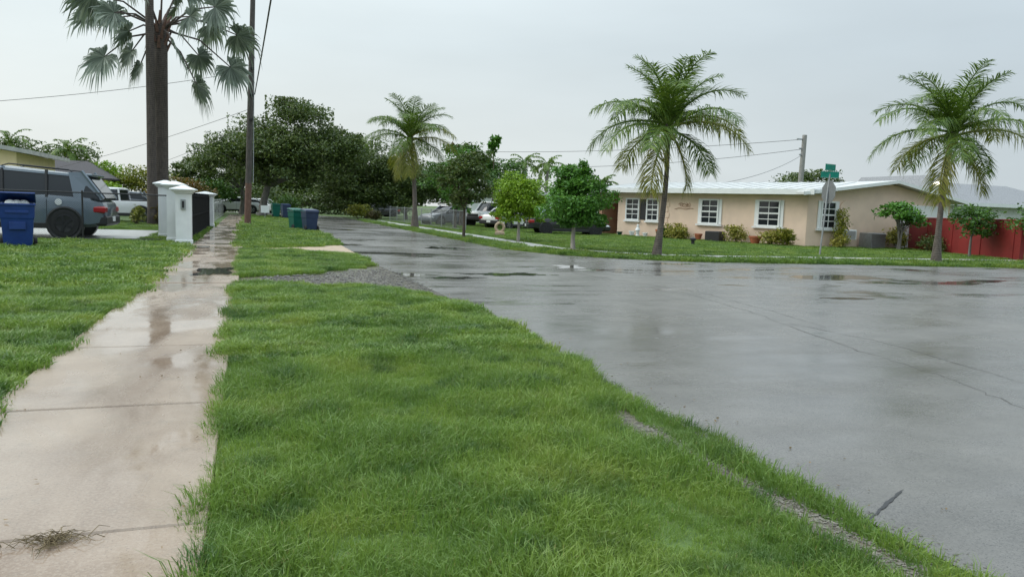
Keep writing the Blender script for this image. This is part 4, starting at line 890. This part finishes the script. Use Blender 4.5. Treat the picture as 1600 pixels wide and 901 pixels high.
mb = MB(); mb.tube([(.21 * math.cos(k * .5236), 0, .42 + .23 * math.sin(k * .5236)) for k in range(13)], .075, 7, False); mb.build('ring', 'tan_stone', OR, True)
sg2 = empty('yard_sign', (1.1, 58, 0), R(10), label='small white square notice on a stake on far verge', cat='sign')
MB().box(-.3, .3, -.01, .01, .45, .98).build('panel', 'white_paint', sg2); MB().box(-.02, .02, .012, .04, -.05, .7).build('stake', 'galvanised', sg2)

# ------------------------------------------------------------------ vegetation
FP = empty('fan_palm', (-4.0, 40.2, 0), label='thick trunked silver green fan palm behind the white pillars', cat='palm tree')
MB().tube([(0, 0, -.1), (0, 0, .4), (.02, 0, 3), (.05, 0, 6.5), (.08, 0, 9.3)], [.42, .36, .32, .31, .30], 16).build('trunk', 'palm_bark', FP, True)
mb = MB(); rg = random.Random(9)
for k in range(26):
    a = k * 2.4; z0 = 8.2 + k * .055; mb.tube([(.30 * math.cos(a), .30 * math.sin(a), z0), (.55 * math.cos(a), .55 * math.sin(a), z0 + .5)], [.09, .04], 5)
mb.build('leaf_bases', 'pole_red', FP, True)
for k, (dx, dy, dz, s) in enumerate([(-2.6, -.6, .9, 1.5), (-1.7, -1.0, .2, 1.35), (-2.2, -.4, -1.6, 1.5), (-1.3, .9, -1.3, 1.2), (1.5, -.8, -2.5, 1.35), (2.9, .2, -1.6, 1.4), (3.2, -.4, -.3, 1.4), (2.3, -.8, 1.1, 1.5), (.7, -1.6, -1.3, 1.25), (-.5, 1.6, -1.0, 1.2), (-.8, -1.2, 1.9, 1.5), (1.0, .9, 2.2, 1.5), (.2, -.2, 2.8, 1.6), (-1.5, .8, 2.2, 1.5), (2.0, 1.4, .5, 1.4), (-2.0, 1.6, .6, 1.4), (-1.1, -1.5, -.6, 1.1), (1.3, -1.4, .4, 1.2), (-.9, .3, -1.9, 1.0), (1.5, 1.0, -1.2, 1.1), (-2.9, .6, .2, 1.3), (.5, 1.6, 1.2, 1.4)]):
    fan(FP, (.08, 0, 9.15 + rg.uniform(-.1, .25)), (dx * 1.06, dy, dz + .15), s * .98, k)
PP = empty('slim_palm', (-4.30, 39.3, 0), label='slim dark palm trunk rising past the fan palm out of frame', cat='palm tree')
MB().tube([(0, 0, -.1), (0, 0, .3), (.0, 0, 5), (.03, 0, 18)], [.27, .22, .19, .17], 12).build('trunk', 'palm_bark', PP, True)
for k in range(14): frond(k * 2.4, R(60 - k * 7), 2.6, 1.6, 'coco_leaf', PP, (.03, 0, 18), 700 + k)
bush('bromeliad_clump', (-3.75, 39.2, 0), .6, 1.0, 500, .22, 'orange_leaf', 'orange and green leafy clump at the foot of palm trunks', 'plant', 77, aspect=.25)
bush('shrub', (-4.9, 38.6, 0), .45, .9, 500, .16, 'yellow_leaf', 'yellow green shrub left of the thick palm trunk', 'shrub', 78)
G_, Y_, D_ = 'coco_leaf', 'coco_yellow', 'coco_dead'
def crown(seed, yel):
    rg = random.Random(seed); out = []
    for k in range(8): out.append((k * 137.5 + 20, rg.uniform(62, 88), 1.02, 1.2, G_))
    for k in range(7): out.append((k * 137.5 + 60, rg.uniform(40, 60), 1.12, 1.75, G_))
    for k in range(6): out.append((k * 137.5 + 10, rg.uniform(14, 34), 1.12, 1.55, G_ if k % 5 else Y_))
    for k in range(3): out.append((k * 137.5 + 100, rg.uniform(-14, 4), 1.0, 1.2, G_ if k % 3 else Y_))
    for k in range(yel): out.append((k * 137.5 + 200, rg.uniform(-62, -44), .85, .7, D_ if (k == 2 and yel > 4) else Y_))
    return out
coco((12.48, 21.6, 0), (12.85, 21.9, 4.15), .105, 2.6, crown(1, 2), 'coconut palm on the verge in front of the pink house windows', 1)
coco((22.86, 20.2, 0), (23.42, 20.5, 4.5), .11, 2.7, crown(12, 2), 'coconut palm on the verge in front of the red wall', 2)
coco((9.32, 44.5, 0), (9.05, 45.0, 5.3), .15, 2.75, crown(3, 4), 'coconut palm beside the grey wire fence up the street', 3)
def palm_small(loc, h, L, label, seed, n=13):
    t = empty('palm_tree', loc, label=label, cat='palm tree'); MB().tube([(0, 0, -.1), (0, 0, h * .5), (.1, 0, h)], [.2, .16, .13], 8).build('trunk', 'grey_bark', t, True)
    for k in range(n): frond(k * 2.4, R(70 - k * 7.5), L, 1.7, 'coco_leaf', t, (.1, 0, h), seed * 50 + k, nl=26, lw=.05, ll=.6)
palm_small((27.5, 76, 0), 6.1, 2.2, 'far slender palm left of its twin above the lime tree', 21)
palm_small((29.9, 75.5, 0), 6.0, 2.2, 'far slender palm right of its twin above the lime tree', 22)
palm_small((30.9, 64.1, 0), 3.9, 1.7, 'far palm peeking over the porch end of pink house roof', 23)
palm_small((-22, 86, 0), 6.0, 2.6, 'far palm over the cream house roof', 24); palm_small((-16.6, 84, 0), 5.4, 2.4, 'far palm over the dark shingle roof', 25)
# big dark street trees
tree('shade_tree', (1.0, 66, 0), [(2.2, 0, 6.6, 4.4, 4, 3.2), (-1.6, 0, 4.4, 3.2, 3.5, 2.2), (4.6, -1, 4.6, 3.6, 3.5, 2.6), (.6, -2, 4.6, 3.4, 3, 2.4), (6.4, 0, 5.6, 2.6, 3, 2.0)], 46000, .25, 'dark_leaf', 'grey_bark', .34, 2.6, 'large spreading dark shade tree with grey trunk left of road', seed=1, lean=(.5, 0), sub=34, spread=.2)
tree('shade_tree', (-.6, 74, 0), [(-1.6, 0, 4.2, 2.8, 3, 2.2), (-3.8, 0, 3.6, 2.2, 2.4, 1.6), (.4, 0, 5.0, 3, 3, 2.4)], 16000, .25, 'dark_leaf', 'grey_bark', .26, 2.2, 'smaller dark tree behind the utility pole overhanging the grey fence', seed=2, sub=24, spread=.2)
tree('shade_tree', (10.8, 74, 0), [(-.8, 0, 5.0, 3.6, 3.4, 2.6), (2.0, -1, 3.4, 3.2, 3, 2.4), (-2.6, 0, 3.6, 2.6, 3, 2.2), (.2, -1, 2.0, 2.8, 2.4, 1.7), (-2.2, -1.5, 1.7, 2.4, 2, 1.3)], 34000, .25, 'dark_leaf', 'brown_bark', .30, 2.0, 'dense dark tree hanging over the right side of the road', seed=3, sub=30, spread=.2)
tree('shade_tree', (5.0, 97, 0), [(0, 0, 4.2, 6.5, 4, 3.8), (-5, 0, 3.6, 4, 4, 3.2), (5, 0, 3.6, 4.5, 4, 3.2), (0, -3, 2.0, 7, 3, 1.8)], 30000, .38, 'dark_leaf', 'brown_bark', .4, 1.5, 'dark tree closing the view where the road bends away', seed=4, sub=34, spread=.2)
tree('shade_tree', (16, 88, 0), [(0, 0, 3.8, 5, 4, 2.8), (5, 0, 3.4, 4, 4, 2.4)], 9000, .38, 'dark_leaf', 'brown_bark', .3, 1.8, 'dark tree above the far black car', seed=5)
bush('shrub', (8.9, 66, 0), 1.3, 1.3, 1300, .2, 'yellow_leaf', 'yellow green shrub at the far road edge under dark tree', 'shrub', 81); bush('shrub', (10.2, 64.8, 0), .8, .9, 700, .2, 'rust_leaf', 'small brownish shrub beside the far road edge', 'shrub', 82)
bush('shrub', (3.4, 77, 0), 1.6, 1.9, 1500, .22, 'mid_leaf', 'green hedge shrub beyond the distant bins', 'shrub', 83)
tree('hedge', (3.5, 87, 0), [(-7, 0, 1.3, 4.2, 1.3, 1.5), (-1, .5, 1.4, 4.2, 1.3, 1.6), (5, 0, 1.3, 4.2, 1.3, 1.5), (10, -.5, 1.3, 4, 1.3, 1.5)], 15000, .28, 'dark_leaf', 'brown_bark', .12, .6, 'long dark hedge closing the far bend of the road', 'hedge', seed=30, sub=40, spread=.22, low=-1)
tree('shade_tree', (14.2, 72, 0), [(0, 0, 2.9, 2.6, 2.4, 2.3), (2.2, 0, 2.4, 2.2, 2, 1.9)], 13000, .25, 'dark_leaf', 'brown_bark', .2, 1.2, 'low dark tree behind the far coconut palm and wire fence', seed=31, sub=30, spread=.2)
# left background
tree('broadleaf_tree', (-19, 88, 0), [(-3, 0, 4.4, 3.4, 3, 2.2), (2, 0, 4.2, 3, 3, 2.0), (-7, 0, 4.2, 3, 3, 2)], 7000, .34, 'dark_leaf', 'brown_bark', .3, 2.2, 'dark broadleaf tree behind the cream and dark roofs', seed=6)
for k, (x, y, r, h_, lf, lb) in enumerate([(-11.2, 71, 1.7, 4.0, 'lime_leaf', 'pale lime tree right of the dark shingle roof'), (-8.3, 70, 1.8, 4.1, 'yellow_leaf', 'yellow leaved tree just left of the thick palm trunk'), (-5.2, 66, 1.9, 2.9, 'orange_leaf', 'rust and yellow tree behind the far gate pillar'), (-3.4, 71, 1.8, 3.0, 'mid_leaf', 'green tree between palm trunk and utility pole'), (-9.6, 60, 1.1, 2.2, 'lime_leaf', 'light green bush behind the white pickup truck')]):
    tree('garden_tree', (x, y, 0), [(0, 0, h_ * .68, r, r, h_ * .30), (-r * .6, 0, h_ * .5, r * .8, r * .8, h_ * .25), (r * .6, 0, h_ * .55, r * .8, r * .8, h_ * .25)], 3200, .24, lf, 'brown_bark', .13, h_ * .4, lb, seed=60 + k)
rg2 = np.random.default_rng(12)
lp = np.concatenate([np.stack([rg2.uniform(-1.5, -.2, 70), rg2.uniform(2.4, 22, 70), np.full(70, .046)], 1), np.stack([2.80 + np.abs(rg2.normal(0, .22, 150)), rg2.uniform(2.4, 20, 150), np.full(150, .014)], 1)])
link('leaf_litter', leaf_mesh(lp, .022, .93, .45, 0, 5), 'coco_dead', label='scattered dead leaf bits on the wet pavement and road edge', cat='leaf litter', kind='stuff')
# right verge and yard trees
tree('round_tree', (10.63, 24.1, 0), [(0, 0, 1.66, 1.3, 1.25, .95), (-.1, 0, 2.45, .75, .7, .48), (.25, 0, 2.85, .22, .2, .28), (.2, 0, 1.2, 1.0, 1.0, .5)], 15000, .13, 'rich_leaf', 'pale_bark', .085, .85, 'dark green round street tree with pale trunk by black sedan', seed=8, sub=40, spread=.17, flat=.2, droop=.2)
tree('round_tree', (10.71, 30.0, 0), [(0, 0, 1.76, 1.3, 1.3, 1.05), (0, 0, 1.35, 1.2, 1.2, .7)], 16000, .12, 'lime_leaf', 'pale_bark', .075, .85, 'lime green clipped round street tree on the verge', seed=9, sub=44, spread=.16, flat=.2, droop=.2)
tree('street_tree', (8.85, 31.9, 0), [(0, 0, 2.5, .95, .95, .85), (.3, 0, 3.3, .75, .7, .65), (-.6, 0, 2.6, .7, .7, .7), (.6, 0, 2.0, .7, .7, .5), (-.2, 0, 1.7, .6, .6, .4)], 6000, .15, 'olive_leaf', 'brown_bark', .07, 1.3, 'thin olive green street tree in front of white pickup', seed=10, sub=16, spread=.2)
tree('yard_tree', (12.2, 46, 0), [(0, 0, 3.0, 1.0, 1.0, 1.7), (.2, 0, 1.6, .9, .9, .9)], 3600, .2, 'rich_leaf', 'brown_bark', .09, 1.2, 'upright bright green tree right of the far coconut palm', seed=11, droop=.6)
tree('yard_tree', (14.2, 52, 0), [(0, 0, 4.2, 2.1, 2, 1.6), (1.4, 0, 3.0, 1.6, 1.6, 1.1), (-1.4, 0, 3.2, 1.6, 1.6, 1.2)], 6500, .22, 'mid_leaf', 'brown_bark', .14, 1.9, 'broad green yard tree above the grey sedan', seed=12, sub=22, spread=.2)
tree('yard_tree', (19.8, 60, 0), [(0, 0, 3.8, 2.0, 2, 1.6), (2.0, 0, 3.0, 1.6, 1.6, 1.3), (-1.6, 0, 4.6, 1.2, 1.2, 1.0)], 5500, .24, 'mid_leaf', 'brown_bark', .14, 2.0, 'dark green yard tree above the white sedan', seed=13, sub=22, spread=.2)
tree('tall_plant', (18.4, 58, 0), [(0, 0, 6.1, .55, .5, .9)], 260, .5, 'rich_leaf', 'brown_bark', .05, 5.2, 'tall thin plant with big leaves rising above the yard trees', seed=14, sub=6, aspect=.4, droop=.4)
tree('tall_plant', (16.0, 58.5, 0), [(0, 0, 5.6, .7, .5, .8), (-1.0, 0, 5.9, .4, .4, .4)], 300, .42, 'rust_leaf', 'brown_bark', .05, 4.8, 'tall sparse reddish plant rising above the broad yard tree', seed=15, sub=8, aspect=.4)
tree('broadleaf_tree', (58, 68, 0), [(0, 0, 5.0, 3.2, 3, 1.6), (-2.6, 0, 4.4, 2.0, 2, 1.1)], 5000, .3, 'dark_leaf', 'brown_bark', .3, 3, 'dark tree behind the pink house beside concrete pole', seed=16)
tree('plumeria_tree', (30.2, 28.9, 0), [(0, 0, 1.75, 1.05, 1.0, .55), (-.5, 0, 1.9, .7, .7, .4), (.6, 0, 1.45, .7, .7, .4)], 1700, .2, 'rich_leaf', 'grey_bark', .06, .95, 'small many stemmed green tree before the gabled wing', seed=17, stems=4, sub=20)
tree('yard_tree', (29.0, 24.0, 0), [(0, 0, 1.6, .85, .8, .6), (.3, 0, 1.15, .6, .6, .4)], 1700, .16, 'mid_leaf', 'grey_bark', .06, .9, 'small green tree in front of the red wall', seed=18, sub=20)
tree('yard_tree', (29.7, 21.6, 0), [(0, 0, 1.5, .9, .9, .7), (.5, 0, 1.2, .8, .8, .6)], 2000, .16, 'mid_leaf', 'grey_bark', .07, .8, 'small dark tree at the street end of the red wall', seed=19, sub=20)
bush('croton_bush', (31.2, 29.9, 0), .75, 1.05, 900, .15, 'croton_leaf', 'yellow croton at the start of the red wall', 'shrub', 50)
bush('hedge_bush', (30.7, 27.6, 0), .75, .8, 1200, .11, 'dark_leaf', 'dark green rounded bush against the red wall', 'shrub', 51)
bush('vine', (27.7, 30.2, 0), .5, 1.9, 900, .13, 'yellow_leaf', 'yellow green climbing vine beside the wing window', 'vine', 52)
bush('croton_bush', (27.3, 29.8, 0), .5, .7, 600, .13, 'croton_leaf', 'low yellow shrub below the wing window', 'shrub', 53)
